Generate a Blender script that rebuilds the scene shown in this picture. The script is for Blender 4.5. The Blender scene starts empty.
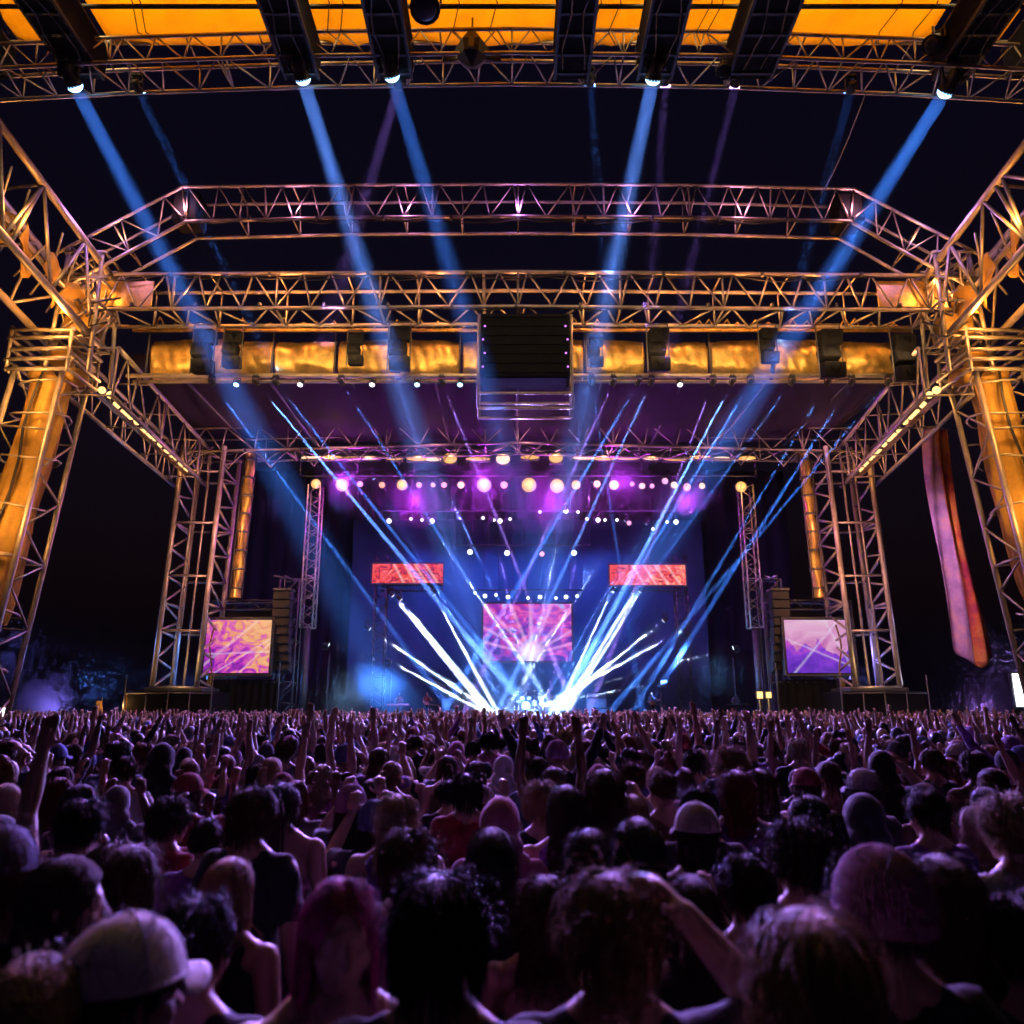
import bpy, bmesh, math, random
import numpy as np
from mathutils import Vector, Matrix
random.seed(7)
rng = np.random.default_rng(7)
V = Vector
SC = bpy.context.scene
COL = SC.collection
# ------------------------------------------------------------------ camera model
FPX = 800.0
PITCH = math.atan(198 / 800)
EYE = V((0.0, 0.0, 2.12))


def at(px, py, Y):
    """the place that stands at depth Y where the photograph shows pixel px, py"""
    u = (px - 512) / FPX
    v = (512 - py) / FPX
    d = V((u, math.cos(PITCH) - v * math.sin(PITCH), math.sin(PITCH) + v * math.cos(PITCH)))
    return EYE + d * (Y / d.y)


def proj(p):
    q = V(p) - EYE
    f = q.y * math.cos(PITCH) + q.z * math.sin(PITCH)
    up = -q.y * math.sin(PITCH) + q.z * math.cos(PITCH)
    return 512 + FPX * q.x / f, 512 - FPX * up / f


cam = bpy.data.cameras.new('camera')
cam.sensor_width = 36.0
cam.lens = 36.0 * FPX / 1024
cam.clip_end = 3000
cam.dof.use_dof = True
cam.dof.focus_distance = 38.0
cam.dof.aperture_fstop = 2.4
cob = bpy.data.objects.new('camera', cam)
COL.objects.link(cob)
cob.location = EYE
cob.rotation_euler = (math.pi / 2 + PITCH, 0, 0)
SC.camera = cob

# ------------------------------------------------------------------ objects
ORG = {}


def tag(o, label=None, cat=None, group=None, kind=None):
    if label: o['label'] = label
    if cat: o['category'] = cat
    if group: o['group'] = group
    if kind: o['kind'] = kind
    return o


def thing(name, label, cat, loc=(0, 0, 0), group=None):
    o = bpy.data.objects.new(name, None)
    o.empty_display_size = .2
    COL.objects.link(o)
    o.location = loc
    ORG[o] = V(loc)
    return tag(o, label, cat, group)


class MB:
    """collects shapes in world space; build() links them as one mesh object"""

    def __init__(s):
        s.v = []
        s.f = []

    def add(s, vs, fs):
        b = len(s.v)
        s.v.extend(tuple(p) for p in vs)
        s.f.extend(tuple(b + i for i in f) for f in fs)
        return s

    def tube(s, p0, p1, r, n=6, r1=None):
        p0, p1 = V(p0), V(p1)
        d = p1 - p0
        if d.length < 1e-6: return s
        return s.path([p0, p1], [r, r if r1 is None else r1], n)

    def path(s, pts, r, n=6, closed=False):
        pts = [V(p) for p in pts]
        m = len(pts)
        rr = r if isinstance(r, (list, tuple)) else [r] * m
        t0 = (pts[1] - pts[0]).normalized()
        a = t0.orthogonal().normalized()
        vs, fs = [], []
        for i, p in enumerate(pts):
            t = (pts[min(i + 1, m - 1)] - pts[max(i - 1, 0)]).normalized()
            a = (a - t * a.dot(t))
            a = a.normalized() if a.length > 1e-6 else t.orthogonal().normalized()
            b = t.cross(a)
            for k in range(n):
                an = 2 * math.pi * k / n
                vs.append(p + (a * math.cos(an) + b * math.sin(an)) * rr[i])
        for i in range(m - 1):
            for k in range(n):
                k2 = (k + 1) % n
                fs.append((i * n + k, i * n + k2, (i + 1) * n + k2, (i + 1) * n + k))
        fs.append(tuple(range(n - 1, -1, -1)))
        fs.append(tuple((m - 1) * n + k for k in range(n)))
        return s.add(vs, fs)

    def box(s, c, size, M=None, bev=0.0):
        c = V(c)
        hx, hy, hz = size[0] / 2, size[1] / 2, size[2] / 2
        if bev <= 0:
            vs = [V((x, y, z)) for z in (-hz, hz) for y in (-hy, hy) for x in (-hx, hx)]
            fs = [(0, 2, 3, 1), (4, 5, 7, 6), (0, 1, 5, 4), (2, 6, 7, 3), (0, 4, 6, 2), (1, 3, 7, 5)]
        else:
            bm = bmesh.new()
            bmesh.ops.create_cube(bm, size=1)
            for v in bm.verts: v.co = V((v.co.x * size[0], v.co.y * size[1], v.co.z * size[2]))
            bmesh.ops.bevel(bm, geom=bm.edges[:], offset=bev, segments=2, affect='EDGES', profile=.5)
            bm.verts.ensure_lookup_table()
            vs = [v.co.copy() for v in bm.verts]
            fs = [tuple(v.index for v in f.verts) for f in bm.faces]
            bm.free()
        if M is not None: vs = [M @ v for v in vs]
        return s.add([v + c for v in vs], fs)

    def lathe(s, prof, c, M=None, n=16):
        """profile of (radius, z) turned round z"""
        vs, fs = [], []
        for r, z in prof:
            for k in range(n):
                a = 2 * math.pi * k / n
                vs.append(V((r * math.cos(a), r * math.sin(a), z)))
        m = len(prof)
        for i in range(m - 1):
            for k in range(n):
                k2 = (k + 1) % n
                fs.append((i * n + k, i * n + k2, (i + 1) * n + k2, (i + 1) * n + k))
        fs.append(tuple(range(n - 1, -1, -1)))
        fs.append(tuple((m - 1) * n + k for k in range(n)))
        if M is not None: vs = [M @ v for v in vs]
        return s.add([v + V(c) for v in vs], fs)

    def ell(s, c, r, n=12, m=8, M=None):
        vs, fs = [V((0, 0, -r[2]))], []
        for i in range(1, m):
            th = -math.pi / 2 + math.pi * i / m
            for k in range(n):
                a = 2 * math.pi * k / n
                vs.append(V((r[0] * math.cos(th) * math.cos(a), r[1] * math.cos(th) * math.sin(a), r[2] * math.sin(th))))
        vs.append(V((0, 0, r[2])))
        T = len(vs) - 1
        for k in range(n):
            k2 = (k + 1) % n
            fs.append((0, 1 + k2, 1 + k))
            for i in range(m - 2):
                fs.append((1 + i * n + k, 1 + i * n + k2, 1 + (i + 1) * n + k2, 1 + (i + 1) * n + k))
            fs.append((1 + (m - 2) * n + k, 1 + (m - 2) * n + k2, T))
        if M is not None: vs = [M @ v for v in vs]
        return s.add([v + V(c) for v in vs], fs)

    def grid(s, fn, nu, nv, thick=None):
        """sheet fn(u, v) for u, v in 0..1, closed to a slab when thick is a vector"""
        P = [[V(fn(i / nu, j / nv)) for j in range(nv + 1)] for i in range(nu + 1)]
        vs = [p for row in P for p in row]
        idx = lambda i, j: i * (nv + 1) + j
        fs = [(idx(i, j), idx(i + 1, j), idx(i + 1, j + 1), idx(i, j + 1)) for i in range(nu) for j in range(nv)]
        if thick is not None:
            t = V(thick)
            b = len(vs)
            vs = vs + [p + t for p in vs]
            fs += [tuple(b + i for i in reversed(f)) for f in fs[:nu * nv]]
            rim = [idx(i, 0) for i in range(nu + 1)] + [idx(nu, j) for j in range(1, nv + 1)] + \
                  [idx(i, nv) for i in range(nu - 1, -1, -1)] + [idx(0, j) for j in range(nv - 1, 0, -1)]
            for a, c in zip(rim, rim[1:] + rim[:1]): fs.append((c, a, b + a, b + c))
        return s.add(vs, fs)

    def build(s, name, mat, parent=None, loc=None, smooth=False):
        o0 = ORG[parent] if parent is not None else V(loc if loc is not None else (0, 0, 0))
        me = bpy.data.meshes.new(name)
        arr = [(p[0] - o0[0], p[1] - o0[1], p[2] - o0[2]) for p in s.v]
        me.from_pydata(arr, [], s.f)
        if mat: me.materials.append(mat)
        if smooth:
            me.polygons.foreach_set('use_smooth', [True] * len(me.polygons))
        me.update()
        o = bpy.data.objects.new(name, me)
        COL.objects.link(o)
        if parent is not None: o.parent = parent
        else: o.location = o0
        ORG[o] = o0
        return o


def copy_tree(o, parent=None):
    c = o.copy()
    COL.objects.link(c)
    c.parent = parent
    for ch in list(o.children): copy_tree(ch, c)
    return c


def aim(d, up='Y'):
    return V(d).to_track_quat('Z', up).to_matrix()


ORDN = 'first second third fourth fifth sixth seventh eighth ninth tenth eleventh twelfth thirteenth fourteenth fifteenth sixteenth seventeenth eighteenth nineteenth twentieth'.split()


def nth(i, n):
    if i == 0: return 'leftmost'
    if i == n - 1: return 'rightmost'
    if i <= n // 2: return ORDN[i] + ' from the left'
    return ORDN[n - 1 - i] + ' from the right'


# ------------------------------------------------------------------ materials
def mat(name, col=(.5, .5, .5), rough=.6, metal=0.0, spec=.5):
    m = bpy.data.materials.new(name)
    m.use_nodes = True
    b = m.node_tree.nodes['Principled BSDF']
    b.inputs['Base Color'].default_value = (*col, 1)
    b.inputs['Roughness'].default_value = rough
    b.inputs['Metallic'].default_value = metal
    b.inputs['Specular IOR Level'].default_value = spec
    return m


def N(m, t, **kw):
    n = m.node_tree.nodes.new(t)
    for k, v in kw.items():
        if k in n.inputs: n.inputs[k].default_value = v
        else: setattr(n, k, v)
    return n


def L(m, a, b):
    m.node_tree.links.new(a, b)


def worn(m, scale=3.0, lo=.75, hi=1.15, bump=0.0, bscale=40.0, rough=None):
    """uneven tone of the surface itself (grime, wear) and a fine bump"""
    b = m.node_tree.nodes['Principled BSDF']
    c = b.inputs['Base Color'].default_value[:3]
    tc = N(m, 'ShaderNodeTexCoord')
    n = N(m, 'ShaderNodeTexNoise', Scale=scale, Detail=6.0, Roughness=.65)
    L(m, tc.outputs['Object'], n.inputs['Vector'])
    r = N(m, 'ShaderNodeValToRGB')
    r.color_ramp.elements[0].position = .3
    r.color_ramp.elements[1].position = .7
    r.color_ramp.elements[0].color = (*[x * lo for x in c], 1)
    r.color_ramp.elements[1].color = (*[min(1, x * hi) for x in c], 1)
    L(m, n.outputs['Fac'], r.inputs['Fac'])
    L(m, r.outputs['Color'], b.inputs['Base Color'])
    if rough:
        mr = N(m, 'ShaderNodeMapRange')
        mr.inputs['To Min'].default_value, mr.inputs['To Max'].default_value = rough
        L(m, n.outputs['Fac'], mr.inputs['Value'])
        L(m, mr.outputs[0], b.inputs['Roughness'])
    if bump:
        n2 = N(m, 'ShaderNodeTexNoise', Scale=bscale, Detail=4.0)
        L(m, tc.outputs['Object'], n2.inputs['Vector'])
        bp = N(m, 'ShaderNodeBump', Strength=bump, Distance=.02)
        L(m, n2.outputs['Fac'], bp.inputs['Height'])
        L(m, bp.outputs['Normal'], b.inputs['Normal'])
    return m


def lamp_mat(name, col, s):
    m = bpy.data.materials.new(name)
    m.use_nodes = True
    b = m.node_tree.nodes['Principled BSDF']
    b.inputs['Base Color'].default_value = (.1, .1, .1, 1)
    b.inputs['Emission Color'].default_value = (*col, 1)
    b.inputs['Emission Strength'].default_value = s
    return m


M = {}
M['alu'] = worn(mat('truss_aluminium', (.54, .46, .40), .36, .45), 2.5, .55, 1.1, rough=(.25, .55))
M['steel'] = worn(mat('dark_steel', (.11, .11, .12), .5, .5), 3, .6, 1.3, rough=(.35, .7))
M['black'] = worn(mat('black_paint', (.018, .018, .02), .55), 4, .6, 1.6, rough=(.4, .75))
M['matte'] = worn(mat('black_stage_cloth', (.012, .012, .014), .95, spec=.1), 1.5, .7, 1.3)
M['deck'] = worn(mat('stage_deck_ply', (.022, .022, .025), .8, spec=.2), 1.2, .6, 1.4)
M['ground'] = worn(mat('trodden_ground', (.05, .045, .04), .95, spec=.2), .6, .6, 1.4, .6, 6)
M['roof'] = worn(mat('plum_roof_cloth', (.016, .006, .020), .85, spec=.2), .5, .7, 1.2)
M['cyc'] = worn(mat('blue_backcloth', (.08, .12, .24), .9, spec=.1), .4, .8, 1.15)
M['curtain'] = worn(mat('dark_curtain', (.035, .025, .05), .95, spec=.1), .4, .7, 1.3)
M['chrome'] = mat('chrome', (.8, .8, .8), .2, 1.0)
M['wood'] = worn(mat('varnished_wood', (.28, .12, .05), .35), 6, .6, 1.2)
M['red'] = worn(mat('red_lacquer', (.45, .03, .04), .3), 4, .8, 1.1)
M['drum'] = worn(mat('pearl_drum_shell', (.5, .48, .5), .3), 5, .8, 1.1)
M['skin_drum'] = mat('drum_skin', (.7, .7, .68), .6)


def cloth(name, col, trans=.5, scale=1.2, lo=.7, hi=1.1):
    """woven cloth that lets some light through"""
    m = worn(mat(name, col, .75, spec=.25), scale, lo, hi, .9, 3.2)
    nt = m.node_tree
    b = nt.nodes['Principled BSDF']
    tr = N(m, 'ShaderNodeBsdfTranslucent')
    L(m, b.inputs['Base Color'].links[0].from_socket, tr.inputs['Color'])
    mx = N(m, 'ShaderNodeMixShader', Fac=trans)
    L(m, b.outputs[0], mx.inputs[1])
    L(m, tr.outputs[0], mx.inputs[2])
    L(m, mx.outputs[0], nt.nodes['Material Output'].inputs['Surface'])
    return m


M['amber_cloth'] = cloth('amber_roof_cloth', (.85, .50, .03), .55, .5, .8, 1.08)
M['gold_cloth'] = worn(mat('gold_satin', (.85, .55, .16), .3, .7), 1.6, .35, 1.12, 1.0, 5.0, rough=(.22, .55))
M['gold_sock'] = cloth('gold_sleeve_cloth', (.80, .48, .11), .35, .9, .5, 1.1)
M['l_white'] = lamp_mat('white_lens', (.80, .90, 1.0), 4)
M['l_blue'] = lamp_mat('blue_lens', (.30, .60, 1.0), 6)
M['l_amber'] = lamp_mat('amber_lens', (1.0, .50, .12), 1.25)
M['l_string'] = lamp_mat('string_bulb', (1.0, .66, .22), 2.2)
M['l_warm'] = lamp_mat('warm_white_lens', (1.0, .62, .40), 1.7)
M['l_pink'] = lamp_mat('pink_lens', (1.0, .42, .66), 1.6)
M['l_violet'] = lamp_mat('violet_lens', (.65, .2, 1.0), 2)
M['l_off'] = mat('unlit_lens', (.05, .05, .06), .15)


# ------------------------------------------------------------------ trusses
def truss(root, pts, w, h, bay, rc, rb, up=(0, 0, 1), hs=None, ws=None, m='alu', uneven=.0, bmat=None, faces=(0, 1, 2, 3), bare=()):
    """box truss along the centre points pts, as parts of root: four chords and the lattice"""
    m = M[m]
    pts = [V(p) for p in pts]
    n = len(pts)
    up = V(up)
    hs = hs or [h] * n
    ws = ws or [w] * n
    fr = []
    for i in range(n):
        d = (pts[min(i + 1, n - 1)] - pts[max(i - 1, 0)]).normalized()
        s = d.cross(up).normalized()
        u = s.cross(d).normalized()
        if 0 < i < n - 1:
            d0 = (pts[i] - pts[i - 1]).normalized()
            k = 1 / max(.5, d.dot(d0))
        else: k = 1
        fr.append((s, u * k))
    cor = [(-1, -1), (1, -1), (1, 1), (-1, 1)]
    C = [[pts[i] + fr[i][0] * (a * ws[i] / 2) + fr[i][1] * (b * hs[i] / 2) for i in range(n)] for a, b in cor]
    for c in C:
        MB().path(c, rc, 8).build('chord', m, root, smooth=True)
    lat = MB()
    for i in range(n - 1):
        nb = max(1, round((pts[i + 1] - pts[i]).length / bay))
        for f in range(4):
            A, B = C[f], C[(f + 1) % 4]
            if f not in faces:
                for k in range(0, nb + 1, 2):
                    lat.tube(A[i].lerp(A[i + 1], k / nb), B[i].lerp(B[i + 1], k / nb), rb, 5)
                continue
            for k in range(nb):
                t0, t1, tm = k / nb, (k + 1) / nb, (k + .5) / nb
                j = lambda: random.uniform(-uneven, uneven) / nb
                a0 = A[i].lerp(A[i + 1], t0)
                a1 = A[i].lerp(A[i + 1], t1)
                bm_ = B[i].lerp(B[i + 1], min(1, max(0, tm + j())))
                lat.tube(a0, bm_, rb, 5)
                lat.tube(bm_, a1, rb, 5)
                if k % 3 == 0:
                    lat.tube(a0, B[i].lerp(B[i + 1], t0), rb * 1.15, 5)
    lat.build('lattice', bmat or m, root, smooth=True)
    return C


# ------------------------------------------------------------------ lamps
def light(kind, loc, d, energy, col, parent=None, **kw):
    l = bpy.data.lights.new(kind.lower() + '_light', kind)
    l.energy = energy
    l.color = col
    for k, v in kw.items(): setattr(l, k, v)
    o = bpy.data.objects.new(kind.lower() + '_light', l)
    COL.objects.link(o)
    if parent is not None:
        o.parent = parent
        o.location = V(loc) - ORG[parent]
    else: o.location = loc
    if d is not None: o.rotation_euler = V(d).to_track_quat('-Z', 'Y').to_euler()
    return o


def spot(loc, d, P, half, col, parent=None, blend=.4, r=.02):
    return light('SPOT', loc, d, P, col, parent, spot_size=2 * math.radians(half), spot_blend=blend, shadow_soft_size=r)


def moving_head(loc, target, label, group, lens='l_blue', s=1.0, hang=True, lens_r=.13, body='black', dome=.04):
    """loc is where the lens sits; a base hangs above (or stands below) it"""
    loc, target = V(loc), V(target)
    d = (target - loc).normalized()
    sg = 1 if hang else -1
    c = loc - d * (.30 * s)
    t = thing('moving_head_light', label, 'stage light', c + V((0, 0, sg * .55 * s)), group)
    mb = MB().box(c + V((0, 0, sg * .46 * s)), (.40 * s, .36 * s, .16 * s), bev=.03 * s)
    mb.tube(c + V((-.1 * s, 0, sg * .54 * s)), c + V((-.1 * s, 0, sg * .66 * s)), .03 * s).tube(c + V((.1 * s, 0, sg * .54 * s)), c + V((.1 * s, 0, sg * .66 * s)), .03 * s)
    mb.build('base', M[body], t)
    y = MB()
    for q in (-1, 1):
        y.box(c + V((q * .24 * s, 0, sg * .2 * s)), (.05 * s, .13 * s, .56 * s), bev=.015 * s)
    y.box(c + V((0, 0, sg * .37 * s)), (.52 * s, .15 * s, .05 * s))
    y.build('yoke', M[body], t)
    R = aim(d)
    hd = MB().lathe([(.10 * s, -.26 * s), (.16 * s, -.22 * s), (.19 * s, -.05 * s), (.17 * s, .10 * s), (.2 * s, .16 * s), (.2 * s, .27 * s), (lens_r * s * 1.15, .28 * s)], c, R, 14)
    h = hd.build('head', M[body], t, smooth=True)
    MB().ell(c + d * (.28 * s), (lens_r * s, lens_r * s, dome * s), 16, 10, R).build('lens', M[lens], h, smooth=True)
    return t, h, c + d * ((.30 + dome) * s + .02)


def par_can(loc, target, label, group, lens='l_amber', s=1.0, r=.16, length=.42):
    """a short can lamp in a hoop bracket"""
    loc, target = V(loc), V(target)
    d = (target - loc).normalized()
    t = thing('par_can', label, 'stage light', loc + V((0, 0, .4 * s)), group)
    R = aim(d)
    k = r * s
    h = MB().lathe([(k * .55, -length * s), (k * .9, -length * .8 * s), (k * 1.02, -.06 * s), (k * 1.1, -.03 * s), (k * 1.1, .04 * s), (k * .98, .04 * s), (k * .95, -.0 * s)], loc, R, 14).build('housing', M['black'], t, smooth=True)
    MB().ell(loc + d * (.005 * s), (k * .95, k * .95, k * .35), 14, 8, R).build('lens', M[lens], h, smooth=True)
    sx = R @ V((1, 0, 0))
    mid = loc - d * (length * .45 * s)
    up = V((0, 0, 1))
    MB().path([mid + sx * (k * 1.15), mid + sx * (k * 1.2) + up * (.26 * s), mid - sx * (k * 1.2) + up * (.26 * s), mid - sx * (k * 1.15)], .02 * s, 5).tube(mid + up * .26 * s, mid + up * .45 * s, .03 * s).build('bracket', M['steel'], t)
    return t, loc + d * .12 * s
# ================================================================== ground
def struct(mb, name, m, smooth=False):
    o = mb.build(name, m, smooth=smooth)
    o['kind'] = 'structure'
    return o


XC = .3
g = MB()
g.grid(lambda u, v: (-420 + 840 * u, -60 + 560 * v, 0.0), 6, 6)
struct(g, 'ground', M['ground'])

# ================================================================== overhead front truss with amber roof
YA = 20.0
zb = at(512, 76, YA).z
za = at(512, 43, YA).z
TA = []
for px, py in ((-230, 92), (-60, 76), (120, 66), (300, 60), (512, 57), (730, 60), (905, 67), (1090, 78), (1260, 96)):
    p = at(px, py, YA)
    TA.append(p)
ta = thing('overhead_truss', 'dark gilded truss under the amber roof panels, nearest overhead and slightly arched', 'truss', TA[4])
truss(ta, TA, 1.2, .85, 1.15, .06, .028, uneven=.4, faces=(0, 1))
zr = za + .55
ZB0 = zb - .15
beams = []
bx = ((-20, -12, 40), (40, 82, 0), (270, 300, 0), (374, 394, 0), (572, 572, 0), (666, 656, 0), (775, 752, 0), (988, 955, 0), (1060, 1030, 40))
GB = 'black girders under the amber roof'
for i, (pxt, pxb, extra) in enumerate(bx):
    a = at(pxb, 80, YA - .1)
    x = a.x
    w = 1.05 if i not in (6,) else 1.35
    t = thing('roof_girder', f'black box girder below amber roof panels, {nth(i, len(bx))} in the row', 'girder', (x, YA, a.z), GB)
    b = MB().box((x, 17.0, ZB0 + .66), (w, 6.3, 1.0), bev=.04)
    b.build('body', M['matte'], t)
    fl = MB()
    for s in (-1, 1):
        fl.box((x + s * w * .47, 17.0, ZB0 + .17), (.09, 6.3, .09)).box((x + s * w * .47, 17, ZB0 + 1.17), (.1, 6.3, .06))
    for k in range(9):
        fl.box((x, 14.3 + k * .7, ZB0 + .14), (w * .95, .09, .05))
    fl.build('flange', M['black'], t)
    cb = MB()
    for k in range(2):
        ph = random.uniform(0, 6)
        cb.path([(x + (k - .5) * .5 + .1 * math.sin(ph + q * 1.3), 14 + q * .62, ZB0 + .08 - .08 * (q % 2)) for q in range(10)], .025, 5)
    cb.build('cable', M['black'], t)
    beams.append(x)
GP = 'amber cloth roof panels'
for i in range(len(beams) - 1):
    x0, x1 = beams[i] + .3, beams[i + 1] - .3
    t = thing('roof_panel', f'amber backlit cloth roof panel between black girders, {nth(i, len(beams) - 1)}', 'roof panel', ((x0 + x1) / 2, 18, zr), GP)
    MB().grid(lambda u, v: (x0 + (x1 - x0) * u, 14.2 + 6.3 * v, zr - .14 * math.sin(math.pi * u) * (1 + .3 * math.sin(9 * v)) + .025 * math.sin(23 * u + 5 * v)), 24, 20, (0, 0, .02)).build('cloth', M['amber_cloth'], t, smooth=True)
    pm = MB()
    for yy in (16.4, 18.95):
        pm.tube((x0 - .3, yy, zr - .3), (x1 + .3, yy, zr - .3), .075, 6)
    pm.build('purlin', M['black'], t, smooth=True)
    MB().tube((x0 - .3, 20.5, zr - .05), (x1 + .3, 20.5, zr - .05), .08, 6).build('edge_rail', M['alu'], t, smooth=True)
    n = max(1, round((x1 - x0) / 3.2))
    for k in range(n):
        light('AREA', (x0 + (x1 - x0) * (k + .5) / n, 17.6, zr + 1.5), (0, 0, -1), 255 * (x1 - x0) / n, (1.0, .72, .30), None, shape='RECTANGLE', size=(x1 - x0) / n * .95, size_y=5.5)
    # a slack cable or two under the panel
    if x1 - x0 > 1.8:
        cm = MB()
        for k in range(2):
            cx = x0 + (x1 - x0) * random.uniform(.15, .85)
            cm.path([(cx, 17.5, zr - .25), (cx + .15, 18.4, zr - .75), (cx - .1, 19.3, zr - .85), (cx + .2, 20.0, za - .05)], .018, 5)
        cm.build('cable', M['black'], t, smooth=True)

GH = 'lamps hung on the overhead front truss'
hung = [('round black can lamp hanging unlit below the amber roof', (425, 8), (425, 60), 17.8, 1.9),
        ('black lamp pointing outward under the rightmost wide amber panel', (932, 45), (905, 60), 19.2, 1.3),
        ('small unlit can lamp hung left of the wide dark girder', (724, 72), (724, 100), 19.6, 1.0)]
for lab, s, q, Y, k in hung:
    a, b = at(*s, Y), at(*q, Y - 1)
    par_can(a, b, lab, GH, 'l_off', k, .2, .5)
a = at(472, 52, 19.5)
t = thing('hanging_speaker', 'black pointed speaker horn with splayed flaps hanging from the front truss', 'speaker', a, GH)
MB().lathe([(.06, .75), (.22, .55), (.5, .1), (.42, -.25), (.12, -.5), (.02, -.55)], a, None, 6).build('body', M['black'], t)
fm = MB()
for s in (-1, 1):
    fm.grid(lambda u, v: a + V((s * (.3 + .55 * u), .05 * math.sin(3 * u), .05 - .3 * u + (v - .5) * (.5 - .35 * u))), 4, 3, (0, .04, 0))
fm.build('flap', M['black'], t)
MB().tube(a + V((0, 0, .7)), a + V((0, 0, 1.6)), .03).build('hook', M['steel'], t)
MB().box(a + V((0, -.45, -.15)), (.16, .1, .3), bev=.02).build('horn', M['l_off'], t)

# ================================================================== corners, side trusses, front legs
YC = 33.0
LX = at(85, 330, YC).x
RX = 2 * XC - LX
YR = 47.4
zc_bot = at(80, 378, YC).z
zc_top = at(70, 268, YC).z
lab = {-1: 'left', 1: 'right'}
gaff = []
LEGLAB = {-1: 'splayed front leg truss with gold cloth sleeve, at the dark open side',
          1: 'splayed front leg truss with gold cloth sleeve, beside the hanging violet and orange banner'}
for s, X in ((-1, LX), (1, RX)):
    mx = lambda x: x if s < 0 else 2 * XC - x          # mirror a left-hand place
    # --- front leg
    pt = V((mx(at(52, 380, YC).x), YC, zc_bot))
    pb = V((mx(at(-32, 700, YC).x) , YC - .6, 0.0))
    t = thing('front_leg', LEGLAB[s], 'truss leg', (pb.x, pb.y, 0), 'front legs of the stage roof')
    truss(t, [pb, pb.lerp(pt, .5), pt], 2.0, 2.2, 2.7, .12, .05, up=(1, 0, 0), hs=[2.4, 2.3, 2.05], uneven=.2, faces=(0, 2))
    for q in (.22, .36, .5, .63, .76, .88, .97):
        c = pb.lerp(pt, q)
        MB().path([c + V((1.2 * math.cos(a), 1.05 * math.sin(a), .1 * math.sin(2 * a + q * 9))) for a in [k * math.pi / 6 for k in range(13)]], .05, 5).build('hoop', M['alu'], t, smooth=True)
    sl = MB()
    ax = (pt - pb)
    def sock(u, v):
        q = .33 + .66 * v
        c = pb + ax * q
        r = .93 - .12 * v + .10 * math.sin(7 * v + 2 * math.cos(2 * math.pi * u)) + .05 * math.sin(5 * 2 * math.pi * u + 9 * v) + .035 * math.sin(11 * 2 * math.pi * u - 6 * v)
        r *= .72 + .28 * min(1, (q - .3) * 7)
        return c + V((r * math.cos(2 * math.pi * u), r * .8 * math.sin(2 * math.pi * u), .22 * math.sin(5 * u * math.pi) * (1 - v)))
    sl.grid(sock, 66, 60)
    sl.build('sleeve', M['gold_sock'], t, smooth=True)
    MB().path([pb + ax * q + V((-s * .1 + .12 * math.sin(q * 20), -1.0, 0)) for q in [k / 12 for k in range(2, 13)]], .06, 5).build('cable', M['black'], t, smooth=True)
    MB().box((pb.x, pb.y, .12), (3.2, 3.0, .24), bev=.05).build('foot', M['steel'], t)
    # head frame over the leg: stacked rails
    hf = MB()
    for k, zz in enumerate((0.05, .5, .95, 1.5, 1.9)):
        z = zc_bot - .15 + zz
        e = 1.35 + .12 * math.sin(k * 2.3)
        for y in (YC - 1.2, YC + 1.2):
            hf.tube((pt.x - e, y, z), (pt.x + e, y, z + .08 * math.sin(k)), .085, 6)
        for x in (-1, 1):
            hf.tube((pt.x + x * e, YC - 1.2, z), (pt.x + x * e, YC + 1.2, z), .085, 6)
    for x in (-1, 1):
        for y in (-1, 1):
            hf.tube((pt.x + x * 1.3, YC + y * 1.2, zc_bot - .2), (pt.x + x * 1.3, YC + y * 1.2, zc_bot + 1.9), .08, 6)
    hf.build('head_frame', M['alu'], t, smooth=True)
    wr = MB()
    for k in range(3):
        cx, cz = pt.x - s * (.9 - .75 * k), zc_bot + (.1, 1.0, .2)[k]
        wr.ell((cx, YC + .2, cz), (.55, .6, .42), 12, 8)
    wr.build('cloth_wrap', M['gold_sock'], t, smooth=True)

    # --- front side truss: from the corner up and forward to the overhead truss
    c0 = at(80, 310, YC)
    c1 = at(2, 216, 28.2)
    c0 = V((mx(c0.x), c0.y, c0.z)); c1 = V((mx(c1.x), c1.y, c1.z))
    e = c1 + (c1 - c0) * 1.55
    c0b = c0 - (c1 - c0) * .12
    t = thing('side_truss', 'broad gilded side truss rising ' + ('forward from the corner over the open dark side' if s < 0 else 'forward from the corner above the hanging banner'), 'truss', c0, 'side trusses of the stage roof')
    h0 = at(62, 262, YC).z - at(95, 365, YC).z
    truss(t, [c0b, c1, e], 2.3, 3.6, 2.8, .16, .075, hs=[3.4, 3.6, 3.9], uneven=.5, faces=(1, 3))
    ex = MB()
    for k in range(9):
        q = k / 8
        c = c0b.lerp(e, q * .62)
        ex.path([c + V((-s * 1.0, -.6, 1.2)), c + V((-s * .4 + .3 * math.sin(k * 2), .2, .2)), c + V((s * .9, .8, -.9))], .05, 5)
    ex.tube(c0b + V((0, 0, .1)), e + V((0, 0, .1)), .12, 8)
    ex.build('middle_spine', M['alu'], t, smooth=True)
    dr = MB()
    for k in range(4):
        c = c0b.lerp(e, .1 + .11 * k)
        dr.grid(lambda u, v: c + V((-s * (.1 + .35 * math.sin(3 * u + k) + .12 * math.sin(9 * v)), -.8 + 1.7 * u, -1.2 + 1.5 * v + .2 * math.sin(5 * u + k))), 12, 10, (.03, 0, 0))
    dr.build('cloth_wrap', M['gold_sock'], t, smooth=True)

    # --- corner node
    t = thing('corner_node', 'gilded corner cage joining the trusses over the ' + ('leg at the open dark side' if s < 0 else 'leg beside the banner'), 'truss node', (X, YC, zc_bot), 'corner nodes of the stage roof')
    cg = MB()
    hx, hy = .95, .95
    zz = [zc_bot + 1.6, zc_bot + 3.3, zc_top - 1.0, zc_top + .3]
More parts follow.
